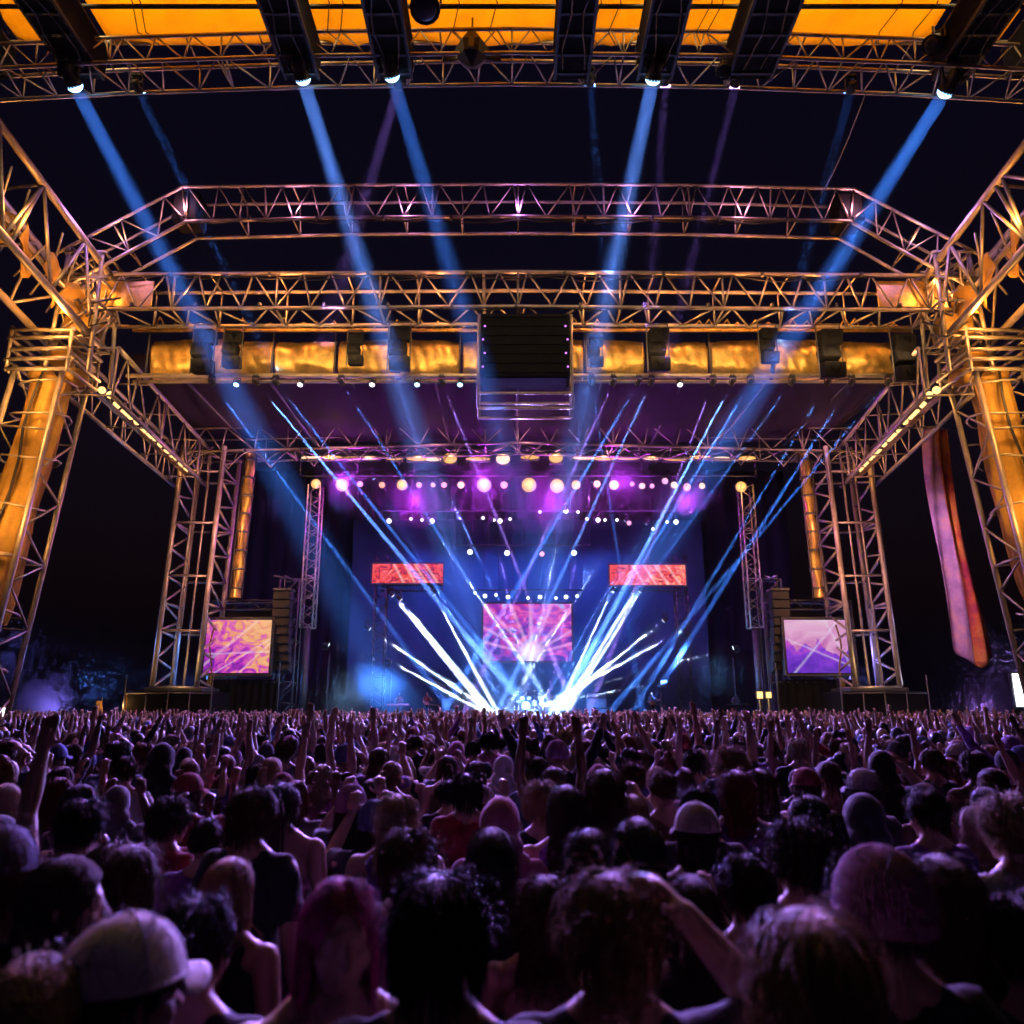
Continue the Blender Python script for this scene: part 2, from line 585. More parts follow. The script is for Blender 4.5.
    for x in (-hx, hx):
        for y in (-hy, hy):
            cg.tube((X + x, YC + y, zc_bot - .1), (X + x * .8, YC + y * .8, zc_top + .3), .1, 7)
    for i, z in enumerate(zz):
        for a, b in (((-1, -1), (1, -1)), ((1, -1), (1, 1)), ((1, 1), (-1, 1)), ((-1, 1), (-1, -1))):
            cg.tube((X + a[0] * hx * .92, YC + a[1] * hy * .92, z), (X + b[0] * hx * .92, YC + b[1] * hy * .92, z), .07, 6)
            if i: cg.tube((X + a[0] * hx * .92, YC + a[1] * hy * .92, zz[i - 1]), (X + b[0] * hx * .92, YC + b[1] * hy * .92, z), .05, 6)
    cg.build('cage', M['alu'], t, smooth=True)
    MB().box((X, YC, zc_bot + 2.35), (1.3, 1.3, 1.0), bev=.1).build('core_plate', M['gold_cloth'], t)
    cl = MB()
    for k in range(5):
        cl.path([(X - s * random.uniform(0, 1), YC - 1.0 - .2 * random.random(), zc_bot + 1.5 + k * .6), (X - s * random.uniform(.3, 1.4), YC - 1.2, zc_bot + .9 + k * .5), (X - s * random.uniform(.8, 1.8), YC - .6, zc_bot + 1.2 + k * .6)], .05, 5)
    cl.build('cable', M['black'], t, smooth=True)

    # --- rear side truss: level, from corner to rear tower, with a lamp string in it
    a0 = at(92, 371, YC); a1 = at(193, 462, YR)
    a0 = V((mx(a0.x) , a0.y, a0.z)); a1 = V((mx(a1.x) + (.9 if s > 0 else 0), a1.y, a0.z - .1))
    t = thing('eaves_truss', 'level side truss with a string of amber lamps ending at the ' + ('left' if s < 0 else 'right') + ' rear tower', 'truss', a0, 'eaves trusses of the stage roof')
    truss(t, [a0, a1], 2.0, 2.3, 2.1, .11, .048, uneven=.4, faces=(1, 3))
    st = MB(); bl = MB()
    nb = 15
    for k in range(nb):
        p = a0.lerp(a1, .06 + .88 * k / nb) + V((-s * .15, 0, -.55 + .12 * math.sin(k * 1.7)))
        q = .5 + .5 * random.random()
        MB().ell(p, (.12 + .07 * q, .12 + .07 * q, .12 + .07 * q), 10, 7).build('bulb', M['l_string'], t, smooth=True)
    MB().box(a0.lerp(a1, .5) + V((-s * .15, 0, -.85)), (.3, (a1 - a0).length * .92, .06), Matrix.Rotation(-math.atan2((a1 - a0).x, (a1 - a0).y), 3, 'Z')).build('lamp_tray', M['gold_cloth'], t)
    for k in range(4):
        p = a0.lerp(a1, .12 + .25 * k) + V((-s * .1, 0, -.1))
        light('POINT', p, None, 50, (1.0, .42, .10), None, shadow_soft_size=.15)
    # --- rear tower
    b0 = at(184, 688, YR); b1 = at(199, 470, YR)
    b0 = V((mx(b0.x) + (1.0 if s > 0 else 0), b0.y, b0.z)); b1 = V((b0.x - s * .35, b1.y, a0.z + .9))
    t = thing('rear_tower', 'pink lit square lattice tower behind the ' + ('magenta and orange' if s < 0 else 'pink and violet') + ' side screen', 'truss tower', (b0.x, b0.y, b0.z), 'rear towers')
    truss(t, [b0, b1], 2.7, 2.5, 1.55, .16, .08, up=(1, 0, 0), uneven=.35, faces=(0, 2))
    ins = MB()
    for dx in (-.35, .4):
        ins.tube(b0 + V((dx, -1.1, 0)), b1 + V((dx, -1.1, 0)), .07, 6)
    ins.build('inner_pole', M['alu'], t, smooth=True)
    MB().grid(lambda u, v: b0 + V((-s * (.95 + .3 * u + .12 * math.sin(7 * v)), .7 + .25 * math.sin(6 * u), .1 + 3.6 * v)), 8, 16, (0, .03, 0)).build('cloth_wrap', M['gold_sock'], t, smooth=True)
    MB().box(b0 + V((0, 0, -.12)), (3.3, 3.1, .22), bev=.04).build('base_plate', M['steel'], t)
    zt = b0.z - .24
    pd = thing('tower_podium', 'dark scaffold podium under the ' + ('left' if s < 0 else 'right') + ' rear tower', 'podium', (b0.x, b0.y, 0), 'podiums of the rear towers')
    MB().box((b0.x, b0.y, zt / 2), (4.6, 4.0, zt), bev=.04).build('box', M['matte'], pd)
    pr = MB()
    for q in range(5):
        pr.tube((b0.x - 2.4 + q * 1.2, b0.y - 2.1, 0), (b0.x - 2.4 + q * 1.2, b0.y - 2.1, zt + (.9 if q in (0, 4) else 0)), .04, 6)
    pr.tube((b0.x - 2.4, b0.y - 2.1, zt - .1), (b0.x + 2.4, b0.y - 2.1, zt - .1), .04, 6)
    pr.build('scaffold', M['steel'], pd, smooth=True)
    # warm, pink and violet point lights added beside these trusses, no fixtures built
    light('POINT', (X - s * .2, YC - 2.2, zc_bot + 2.0), None, 520, (1, .38, .07), None, shadow_soft_size=.3)
    light('POINT', (X + s * .1, YC - .2, zc_bot + 3.9), None, 200, (1, .40, .1), None, shadow_soft_size=.3)
    light('POINT', (pt.x - s * .2, YC - 2.4, zc_bot - 1.2), None, 460, (1, .46, .11), None, shadow_soft_size=.3)
    light('POINT', pb + ax * .62 + V((-s * .6, -2.6, 0)), None, 460, (1, .46, .11), None, shadow_soft_size=.3)
    light('POINT', c1 + V((-s * 1.6, -.6, -.4)), None, 330, (1, .38, .07), None, shadow_soft_size=.3)
    light('POINT', c1 + V((-s * 2.5, 2.5, 1.5)), None, 220, (.42, .2, 1), None, shadow_soft_size=.3)
    light('POINT', b0 + V((-s * 2.4, -3.5, 5.5)), None, 380, (1, .40, .24), None, shadow_soft_size=.3)
    light('POINT', b0 + V((-s * 2.4, -3.2, 9.8)), None, 330, (1, .38, .30), None, shadow_soft_size=.3)
    light('POINT', b0 + V((-s * .5, -1.9, .7)), None, 45, (1, .62, .25), None, shadow_soft_size=.2)
    # --- cross trusses are shared, see below

# ================================================================== cross trusses at the corner plane
TB = [at(62, 281, YC), at(128, 246, YC), at(190, 213, YC), at(350, 210, YC), at(518, 209, YC), at(686, 210, YC), at(846, 214, YC), at(906, 247, YC), at(968, 279, YC)]
t = thing('arched_truss', 'violet lit arched truss with bent ends, highest of the cross trusses over the stage front', 'truss', TB[4])
truss(t, TB, 1.35, 1.7, 1.35, .08, .042, uneven=.35, faces=(1,))
for p in (TB[2], TB[6]):
    MB().box(p, (1.2, 1.2, 1.5), bev=.1).build('bend_box', M['matte'], t)
TCc = [at(70, 292, YC), at(518, 289, YC), at(962, 293, YC)]
t = thing('main_truss', 'deep gilded cross truss just above the gold band', 'truss', TCc[1])
TCC = [p + V((0, .85, 0)) for p in TCc]
truss(t, TCC, 1.7, 1.75, 1.6, .095, .05, uneven=.3, faces=(0, 1))
for x0, x1 in ((95, 150), (880, 950)):
    p, q = at(x0, 292, YC - .05), at(x1, 292, YC - .05)
    MB().box((p + q) / 2 + V((0, .3, 0)), ((q - p).length, .06, 1.45), bev=.02).build('end_plate', M['gold_cloth'], t)
for k in range(11):
    q = k / 10
    p = TCC[0].lerp(TCC[2], .04 + .92 * q)
    edge = abs(q - .5) * 2
    light('POINT', p + V((0, -.15, .1)), None, 150 + 90 * edge, (1, .35, .13 - .08 * edge), None, shadow_soft_size=.15)
    if k % 2 == 0:
        light('POINT', p + V((0, -1.6, .2)), None, 60 + 70 * edge, (1, .36, .22 - .15 * edge), None, shadow_soft_size=.2)
for k in range(7):
    p = TB[2].lerp(TB[6], k / 6)
    edge = abs(k / 6 - .5) * 2
    light('POINT', p + V((0, -.9, -.2)), None, 150, (.62 + .28 * edge, .24 + .1 * edge, .98 - .5 * edge), None, shadow_soft_size=.2)
for p in (TB[1], TB[7]):
    light('POINT', p + V((0, -1.0, .1)), None, 60, (1, .5, .2), None, shadow_soft_size=.2)

# ================================================================== gold band below the main truss
YG = 35.2
def drape(t, A, B, n, off, r=.028, sag=.22):
    """cable loom slung along a truss and the clamps that hold it"""
    A, B = V(A) + V(off), V(B) + V(off)
    cb = MB()
    for k in range(2):
        pts = []
        for q in range(n * 6 + 1):
            u = q / (n * 6)
            pts.append(A.lerp(B, u) + V((0, .04 * k, -sag * abs(math.sin(math.pi * u * n + k)) * (.6 + .4 * math.sin(u * 31 + k * 2)))))
        cb.path(pts, r, 5)
    cb.build('cable_loom', M['black'], t, smooth=True)
    for q in range(n + 1):
        p = A.lerp(B, q / n)
        MB().box(p + V((0, 0, .05)), (.12, .2, .2), bev=.02).build('clamp', M['steel'], t)


drape(bpy.data.objects['main_truss'], TCC[0], TCC[2], 14, (0, -.9, -.72))
drape(bpy.data.objects['main_truss'], TCC[0], TCC[2], 9, (0, -.9, .85), .035, .3)
drape(bpy.data.objects['arched_truss'], TB[2], TB[6], 10, (0, -.72, -.80))
gx0, gx1 = at(148, 355, YG).x, at(897, 355, YG).x
gz0, gz1 = at(518, 375, YG).z, at(518, 334, YG).z
gb = thing('gold_band', 'long gold satin fascia hung under the deep gilded truss', 'fascia', ((gx0 + gx1) / 2, YG, gz0))
rg = (gz1 - gz0) / 2
for i in range(12):
    x0 = gx0 + (gx1 - gx0) * i / 12 + random.choice((.05, .06, .12))
    x1 = gx0 + (gx1 - gx0) * (i + 1) / 12 - random.choice((.05, .06, .14))
    MB().grid(lambda u, v: (x0 + (x1 - x0) * u, YG + .9 - .85 * math.sin(math.pi * (.08 + .84 * v)) + .05 * math.sin(8 * u + 3 * i) + .02 * math.sin(31 * u + 9 * v + i) + .025 * math.sin(17 * v + 4 * u * (i % 3)), (gz0 + gz1) / 2 - rg * (.92 + .08 * math.sin(2.2 * u + i * 2)) * math.cos(math.pi * v) + .02 * math.sin(11 * u)), 30, 24, (0, .03, 0)).build('gold_panel', M['gold_cloth'], gb, smooth=True)
rl = MB()
rl.tube((gx0 - .8, YG - .2, gz0 - .12), (gx1 + .8, YG - .2, gz0 - .12), .11, 8)
rl.tube((gx0 - .8, YG + .5, gz0 - .12), (gx1 + .8, YG + .5, gz0 - .12), .09, 8)
rl.build('bottom_rail', M['alu'], gb, smooth=True)
rl = MB()
rl.tube((gx0 - .8, YG - .1, gz1 + .15), (gx1 + .8, YG - .1, gz1 + .15), .1, 8)
for i in range(46):
    x = gx0 + (gx1 - gx0) * (i + random.uniform(.1, .9)) / 46
    z = gz1 + .25
    rl.path([(x - .25, YG - .15, z), (x, YG - .3, z + random.uniform(.1, .5)), (x + .25, YG - .15, z + random.uniform(-.05, .1))], .05, 5)
rl.build('top_rail', M['gold_cloth'], gb, smooth=True)
for i in range(13):
    x = gx0 + (gx1 - gx0) * i / 12
    MB().tube((x, YG - .05, gz0 - .1), (x, YG - .05, gz1 + .2), .05, 6).build('post', M['steel'], gb, smooth=True)
for i in range(12):
    x = gx0 + (gx1 - gx0) * (i + .5) / 12
    light('AREA', (x, YG - 1.9, gz0 + .25), (0, 1, .45), 52, (1, .58, .20), None, shape='RECTANGLE', size=(gx1 - gx0) / 13, size_y=.12)

GF = 'dark fixture clusters hung before the gold band'
fx = [(203, 352, 1.2), (232, 350, 1.0), (355, 350, .85), (399, 349, 1.2), (658, 350, 1.15), (768, 346, .95), (830, 354, 1.3), (904, 358, 1.25), (595, 352, .8)]
fx.sort()
for i, (px, py, s) in enumerate(fx):
    c = at(px, py, YG - 1.1)
    t = thing('hanging_fixture_cluster', f'black hanging fixture cluster in front of the gold band, {nth(i, len(fx))}', 'stage fixture', c + V((0, 0, 1.0 * s)), GF)
    b = MB()
    for k in range(3):
        b.box(c + V((.06 * (-1) ** k, 0, .62 * s - .62 * k * s)), ((.78 - .1 * (k == 1)) * s, .55 * s, .56 * s), Matrix.Rotation(.25 * (-1) ** k, 3, 'X'), bev=.06 * s)
    b.build('cabinet', M['matte'], t)
    y = MB()
    for q in (-1, 1):
        y.tube(c + V((q * .43 * s, 0, -.9 * s)), c + V((q * .43 * s, 0, 1.15 * s)), .035)
    y.tube(c + V((-.43 * s, 0, 1.15 * s)), c + V((.43 * s, 0, 1.15 * s)), .04)
    y.build('hanger', M['steel'], t)
    for k in range(3):
        MB().ell(c + V((.06 * (-1) ** k, -.29 * s, .62 * s - .62 * k * s)), (.17 * s, .05, .17 * s), 12, 6).build('horn', M['matte'], t, smooth=True)

# the dark box in the middle
c = at(525, 352, 33.6)
hw = (at(569, 352, 33.6) - at(481, 352, 33.6)).length / 2
hh = (at(525, 321, 33.6).z - at(525, 384, 33.6).z) / 2
t = thing('speaker_cluster', 'big black boxy speaker cluster hanging mid stage, before the gold band', 'speaker', c + V((0, 0, hh)))
MB().box(c, (hw * 2, 1.6, hh * 2), bev=.16).build('cabinet', M['matte'], t)
gr = MB()
for k in range(7):
    gr.box(c + V((0, -.83, -hh * .86 + hh * 1.72 * k / 6)), (hw * 1.86, .05, .05))
for q in (-1, -.33, .33, 1):
    gr.box(c + V((q * hw * .95, -.83, 0)), (.06, .06, hh * 1.86))
gr.build('grille', M['matte'], t)
gd = MB()
for q in (-1, 1):
    gd.tube(c + V((q * hw * 1.04, -.6, hh)), c + V((q * hw * 1.04, -.6, -hh * 1.9)), .07, 7)
    gd.tube(c + V((q * hw * 1.04, .6, hh)), c + V((q * hw * 1.04, .6, -hh * 1.9)), .07, 7)
for z in (-1.45, -1.9):
    for y in (-.6, .6):
        gd.tube(c + V((-hw * 1.04, y, hh * z)), c + V((hw * 1.04, y, hh * z)), .07, 7)
gd.build('cradle', M['alu'], t, smooth=True)
li = MB()
for q in (-1, 1):
    for k in range(4):
        li.ell(c + V((q * hw * (.9 + .04 * (k % 2)), -.86, hh * (.55 - .42 * k))), (.05, .03, .05), 8, 6)
li.build('indicator', M['l_violet'], t, smooth=True)

# ================================================================== roof cloth, rear truss
zroof = at(518, 398, 40.5).z + .6
o = thing('stage_roof', 'plum coloured roof cloth stretched over the stage behind the gold band', 'roof', (XC, 42, zroof))
MB().grid(lambda u, v: (LX - .2 + (RX - LX + .4) * u, 36.4 + 13.2 * v, zroof + .25 * math.sin(u * 40) * math.sin(math.pi * v) * .4 - .35 * math.sin(math.pi * v)), 60, 14, (0, 0, .05)).build('cloth', M['roof'], o, smooth=True)
rb_ = MB()
for k in range(9):
    x = LX + (RX - LX) * (k + .5) / 9
    rb_.tube((x, 36.4, zroof - .25), (x, 49.4, zroof - .25), .09, 6)
rb_.build('rafter', M['steel'], o, smooth=True)
TR = [at(196, 446, YR), at(518, 437, YR), at(858, 446, YR)]
t = thing('rear_truss', 'mauve cross truss above the amber lamp row, between the two rear towers', 'truss', TR[1])
truss(t, [TR[0], TR[1], TR[2]], 2.2, 1.5, 2.0, .085, .04, uneven=.4, faces=(0, 1))
drape(bpy.data.objects['rear_truss'], TR[0], TR[2], 12, (0, -1.15, -.72), .03, .3)
arch = MB()
for k in range(16):
    x0 = TR[0].x + (TR[2].x - TR[0].x) * k / 16
    x1 = TR[0].x + (TR[2].x - TR[0].x) * (k + 1) / 16
    zz_ = TR[0].z + (TR[1].z - TR[0].z) * (1 - abs(k / 8 - 1)) - .8
    arch.path([(x0 + (x1 - x0) * q / 8, YR - 1.15, zz_ - 1.05 * (1 - math.sin(math.pi * q / 8))) for q in range(9)], .035, 5)
arch.build('arched_brace', M['alu'], t, smooth=True)
for k in range(7):
    p = TR[0].lerp(TR[2], (k + .5) / 7)
    light('POINT', p + V((0, -1.9, -.2)), None, 48, (1, .40, .55), None, shadow_soft_size=.2)

# ================================================================== masts and gold poles
for s in (-1, 1):
    side = 'left' if s < 0 else 'right'
    mpx = (lambda x: x) if s < 0 else (lambda x: {316: 745, 252: 803}[x])
    p0, p1 = at(mpx(316), 628, 50.5), at(mpx(316), 486, 50.5)
    p0.x = p1.x
    t = thing('lattice_mast', f'slim violet lattice mast under the {side} end of the lamp row', 'mast', (p0.x, p0.y, 0), 'slim masts beside the stage')
    truss(t, [p0, p1], .85, .8, 1.0, .055, .025, up=(1, 0, 0), uneven=.3)
    MB().tube((p0.x, p0.y, 0), (p0.x, p0.y, p0.z), .22, 10).build('post', M['steel'], t, smooth=True)
    light('POINT', p0 + V((.8, -1.6, 3.2)), None, 60, (.75, .25, 1), None, shadow_soft_size=.2)
    q0, q1 = at(mpx(252), 598, 47.0), at(mpx(252), 452, 47.0)
    q0.x = q1.x + (-.25 if s < 0 else .15)
    t = thing('gold_pole', f'gold wrapped pole holding up the {side} side screen', 'pole', q0, 'gold poles above the side screens')
    sl = MB().grid(lambda u, v: q0.lerp(q1, v) + V(((.30 + .06 * math.sin(v * 26 + 3 * u)) * math.cos(2 * math.pi * u), (.3 + .05 * math.sin(v * 17)) * math.sin(2 * math.pi * u), 0)), 14, 50)
    sl.build('sleeve', M['gold_cloth'], t, smooth=True)
    bd = MB()
    for k in range(8):
        c = q0.lerp(q1, (k + .5) / 8)
        bd.tube(c - V((0, 0, .06)), c + V((0, 0, .06)), .38, 12)
    for a in (-1, 1):
        bd.tube(q0 + V((a * .36, -.12, 0)), q1 + V((a * .36, -.12, 0)), .035, 6)
    bd.build('strap', M['steel'], t, smooth=True)
    light('POINT', q0 + V((-s * .9, -1.7, 2.0)), None, 60, (1, .5, .12), None, shadow_soft_size=.15)
    light('POINT', q0 + V((-s * .9, -1.7, 6.0)), None, 60, (1, .5, .12), None, shadow_soft_size=.15)


# ================================================================== screens
def screen_mat(name, kind):
    """moving-picture content of a lit LED screen; a, b run 0..1 over its face"""
    m = bpy.data.materials.new(name)
    m.use_nodes = True
    nt = m.node_tree
    b = nt.nodes['Principled BSDF']
    b.inputs['Base Color'].default_value = (.02, .02, .02, 1)
    tc = N(m, 'ShaderNodeTexCoord')
    sp = N(m, 'ShaderNodeSeparateXYZ')
    L(m, tc.outputs['Generated'], sp.inputs[0])

    def math_(op, a, c=None, clamp=False):
        n = N(m, 'ShaderNodeMath', operation=op, use_clamp=clamp)
        for i, x in enumerate((a, c)):
            if x is None: continue
            if isinstance(x, (int, float)): n.inputs[i].default_value = x
            else: L(m, x, n.inputs[i])
        return n.outputs[0]

    def ramp(f, stops):
        r = N(m, 'ShaderNodeValToRGB')
        e = r.color_ramp.elements
        while len(e) < len(stops): e.new(.5)
        for q, (p, c) in zip(e, stops):
            q.position = p
            q.color = (*c, 1)
        L(m, f, r.inputs['Fac'])
        return r.outputs['Color']

    def mix(f, a, c, mode='MIX'):
        n = N(m, 'ShaderNodeMix', data_type='RGBA', blend_type=mode)
        if isinstance(f, (int, float)): n.inputs['Factor'].default_value = f
        else: L(m, f, n.inputs['Factor'])
        for k, x in (('A', a), ('B', c)):
            i = [q for q in n.inputs if q.name == k and q.type == 'RGBA'][0]
            if isinstance(x, tuple): i.default_value = (*x, 1)
            else: L(m, x, i)
        return [q for q in n.outputs if q.type == 'RGBA'][0]

    X, Z = sp.outputs['X'], sp.outputs['Z']

    def noise(scale, det=4.0, dist=0.0, sx=1, sz=1):
        mp = N(m, 'ShaderNodeMapping')
        mp.inputs['Scale'].default_value = (sx, 1, sz)
        L(m, tc.outputs['Generated'], mp.inputs['Vector'])
        n = N(m, 'ShaderNodeTexNoise', Scale=scale, Detail=det, Distortion=dist)
        L(m, mp.outputs[0], n.inputs['Vector'])
        return n.outputs['Fac']

    def line(x0, z0, x1, z1, w):
        """soft bright line through two places on the face"""
        dx, dz = x1 - x0, z1 - z0
        ln = math.hypot(dx, dz)
        e = math_('ADD', math_('MULTIPLY', X, dz / ln), math_('MULTIPLY', Z, -dx / ln))
        e = math_('ABSOLUTE', math_('SUBTRACT', e, (x0 * dz - z0 * dx) / ln))
        return math_('SUBTRACT', 1.0, math_('DIVIDE', e, w), True)

    if kind == 'left':
        f = math_('ADD', math_('MULTIPLY', math_('ADD', X, Z), .30), math_('SUBTRACT', math_('MULTIPLY', noise(4.5, 8, 2.2), 1.5), .48))
        c = ramp(f, [(.28, (.20, .01, .40)), (.42, (.55, .03, .55)), (.55, (.75, .12, .50)), (.68, (.90, .34, .16)), (.82, (.95, .50, .24))])
        for l in ((.05, .2, .75, .95, .035), (.3, .1, .95, .6, .02), (0, .35, .4, .37, .03), (.55, 0, .95, .5, .02)):
            c = mix(math_('MULTIPLY', line(*l), math_('MULTIPLY', noise(5), .9)), c, (1, .8, .9))
    elif kind == 'right':
        ridge = math_('ADD', math_('MULTIPLY', noise(3.2, 6, .8, 1, .35), 1.1), math_('MULTIPLY', X, -.35))
        low = math_('GREATER_THAN', math_('ADD', ridge, .02), Z)
        sky = ramp(math_('ADD', math_('MULTIPLY', noise(2.5, 5, 1.5), .7), math_('MULTIPLY', Z, .2)), [(.3, (.60, .16, .50)), (.5, (.80, .40, .68)), (.7, (.88, .66, .80))])
        gd_ = ramp(math_('ADD', math_('MULTIPLY', noise(7, 5, 1), .6), math_('MULTIPLY', Z, .5)), [(.3, (.10, .02, .50)), (.5, (.24, .04, .72)), (.65, (.62, .08, .62)), (.8, (.80, .15, .45))])
        c = mix(low, sky, gd_)
        for l in ((.05, .62, 1.0, .1, .025), (.1, 0, .35, .35, .03), (.8, .5, 1.0, .0, .03)):
            c = mix(math_('MULTIPLY', line(*l), noise(6)), c, (.9, .8, 1))
    elif kind == 'centre':
        f = math_('ADD', math_('SUBTRACT', math_('MULTIPLY', noise(4, 7, 2.5), 1.4), .38), math_('MULTIPLY', Z, .25))
        c = ramp(f, [(.28, (.05, .01, .28)), (.42, (.26, .02, .42)), (.55, (.55, .03, .36)), (.68, (.72, .14, .40)), (.8, (.40, .34, .80))])
        for k in range(9):
            an = math.radians(18 + 18 * k)
            l = (.54, .12, .54 + math.cos(an), .12 + math.sin(an) * 1.2, .035)
            up = math_('GREATER_THAN', Z, .12)
            c = mix(math_('MULTIPLY', math_('MULTIPLY', line(*l), up), noise(4 + k)), c, (1, .55, .85))
        ds = math_('SQRT', math_('ADD', math_('POWER', math_('SUBTRACT', X, .54), 2), math_('POWER', math_('MULTIPLY', math_('SUBTRACT', Z, .14), .7), 2)))
        c = mix(math_('SUBTRACT', 1.0, math_('MULTIPLY', ds, 5.5), True), c, (1, .75, .9))
    else:
        f = math_('ADD', math_('SUBTRACT', math_('MULTIPLY', noise(5, 8, 2.6, 1.4, .5), 1.7), .38), math_('MULTIPLY', X, .12 if kind == 'bannerR' else -.12))
        c = ramp(f, [(.25, (.28, .01, .05)), (.38, (.72, .03, .04)), (.5, (.90, .10, .03)), (.62, (.80, .10, .20)), (.74, (.95, .36, .18))])
        for k in range(4):
            c = mix(math_('MULTIPLY', line(.3 + .15 * k, 1, .45 + .16 * k, 0, .03), noise(9 + k)), c, (1, .75, .75))
    # fine LED rows
    # dark gaps between the LED rows and columns
    def rows(ax, k):
        fr = math_('FRACT', math_('MULTIPLY', ax, k))
        return math_('MULTIPLY', math_('GREATER_THAN', fr, .22), 1.0)
    cells = math_('ADD', .55, math_('MULTIPLY', math_('MULTIPLY', rows(X, 64), rows(Z, 48)), .62))
    gm = N(m, 'ShaderNodeVectorMath', operation='SCALE')
    L(m, c, gm.inputs[0])
    L(m, cells, gm.inputs['Scale'])
    c = gm.outputs[0]
    bn = N(m, 'ShaderNodeTexBrick', Scale=1.0)
    L(m, c, b.inputs['Emission Color'])
    b.inputs['Emission Strength'].default_value = {'left': 1.15, 'right': 1.1, 'centre': 1.5}.get(kind, 1.35)
    nt.nodes.remove(bn)
    return m


def screen(kind, x0, y0, x1, y1, Y, label, bez=.12, deep=.5, group=None):
    a, b = at(x0, y1, Y), at(x1, y0, Y)
    c = (a + b) / 2
    w, h = b.x - a.x, b.z - a.z
    t = thing('led_screen', label, 'screen', (c.x, Y, a.z), group)
    MB().box((c.x, Y + deep / 2 + .03, c.z), (w + 2 * bez, deep, h + 2 * bez), bev=.03).build('casing', M['black'], t)
    MB().box((c.x, Y, c.z), (w, .05, h)).build('display', screen_mat(kind + '_screen_picture', kind), t)
    br = MB()
    for q in (-1, 1):
        br.box((c.x + q * (w / 2 + bez), Y - .02, c.z), (.1, .14, h + 2 * bez + .1))
        br.box((c.x, Y - .02, c.z + q * (h / 2 + bez)), (w + 2 * bez - .11, .13, .1))
    br.build('frame', M['steel'], t)
    return t, c, w, h


GS = 'screens beside the stage'
tl, cl_, wl, hl_ = screen('left', 203, 620, 272, 673, 48, 'side screen with magenta and orange picture, beside the left rear tower', group=GS)
tr, cr_, wr_, hr_ = screen('right', 788, 620, 850, 673, 48, 'side screen with pale pink sky over violet shapes, beside the right tower', group=GS)
screen('centre', 483, 604, 571, 661, 62, 'big screen with purple and pink star burst, behind the drummer')
screen('bannerL', 372, 564, 443, 583, 55, 'wide orange red banner screen over the left stage wing', .06, .3, 'banner screens over the stage wings')
screen('bannerR', 610, 565, 685, 585, 55, 'wide pink to orange banner screen over the right stage wing', .06, .3, 'banner screens over the stage wings')

for s, c, w, h in ((-1, cl_, wl, hl_), (1, cr_, wr_, hr_)):
    side = 'left' if s < 0 else 'right'
    # hanging frame over and round the screen
    t = thing('screen_frame', f'dark tubular frame carrying the {side} side screen', 'frame', (c.x, 48.9, 0), 'frames of the side screens')
    ztop = at(240, 599, 48).z
    for x in (-w / 2 - .45, w / 2 + .45):
        for y in (48.7, 49.9):
            MB().tube((c.x + x, y, 0), (c.x + x, y, ztop), .07, 6).build('post', M['steel'], t, smooth=True)
    for y in (48.7, 49.9):
        for z in (ztop, ztop - .55, c.z - h / 2 - .5, 1.2):
            MB().tube((c.x - w / 2 - .5, y, z), (c.x + w / 2 + .5, y, z), .06, 6).build('rail', M['steel'], t, smooth=True)
    r = MB()
    for k in range(7):
        x0 = c.x - w / 2 - .45 + (w + .9) * k / 7
        x1 = c.x - w / 2 - .45 + (w + .9) * (k + 1) / 7
        r.tube((x0, 48.7, ztop - .55 * (k % 2)), (x1, 48.7, ztop - .55 * ((k + 1) % 2)), .035, 5)
    r.build('bracing', M['steel'], t, smooth=True)
    MB().box((c.x, 49.3, c.z + h / 2 + .55), (w + .5, .3, .62), bev=.04).build('header', M['matte'], t)
    MB().grid(lambda u, v: (c.x - w / 2 - .4 + (w + .8) * u, 48.62 + .05 * math.sin(u * 60), .1 + (c.z - h / 2 - .45) * v), 60, 4, (0, .03, 0)).build('skirt', M['matte'], t, smooth=True)
    # line array next to the screen, toward the stage
    ax_ = at(283 if s < 0 else 779, 600, 48.3).x
    z0, z1 = at(283, 672, 48.3).z, at(283, 592, 48.3).z
    t = thing('line_array', f'curved stack of speaker cabinets hung beside the {side} side screen', 'speaker', (ax_, 48.3, z1), 'line arrays beside the side screens')
    for k in range(9):
        z = z1 - (z1 - z0) * (k + .5) / 9
        tilt = -.03 - .03 * k
        R = Matrix.Rotation(tilt, 3, 'X')
        cc = V((ax_, 48.3 + .012 * k * k, z))
        cab = MB().box(cc, (1.05, .7, (z1 - z0) / 9 * .92), R, bev=.03).build('cabinet', M['black'], t)
        MB().box(cc + R @ V((0, -.37, 0)), (.95, .03, (z1 - z0) / 9 * .7), R).build('grille', M['black'], cab)
    MB().box((ax_, 48.4, z1 + .12), (1.1, 1.0, .12)).tube((ax_, 48.4, z1 + .1), (ax_, 48.4, z1 + 1.0), .04).build('bumper', M['steel'], t)
    ap = thing('speaker_tower', f'dark scaffold tower holding the speaker stack by the {side} side screen', 'scaffold', (ax_, 49.8, 0), 'scaffold towers for the speaker stacks')
    for x in (-.6, .6):
        for y in (49.5, 50.5):
            MB().tube((ax_ + x, y, 0), (ax_ + x, y, z1 + 1.0), .06, 6).build('post', M['steel'], ap, smooth=True)
    sp_ = MB()
    for k in range(8):
        za_, zb_ = (z1 + 1) * k / 8, (z1 + 1) * (k + 1) / 8
        for y in (49.5, 50.5):
            sp_.tube((ax_ - .6, y, za_), (ax_ + .6, y, zb_), .035, 5)
            sp_.tube((ax_ - .6, y, zb_), (ax_ + .6, y, zb_), .035, 5)
    sp_.tube((ax_ - .7, 48.4, z1 + 1.0), (ax_ + .7, 50.6, z1 + 1.0), .06, 6)
    sp_.tube((ax_, 48.3, z1 + 1.0), (ax_, 50.6, z1 + 1.0), .07, 6)
    sp_.build('brace', M['steel'], ap, smooth=True)

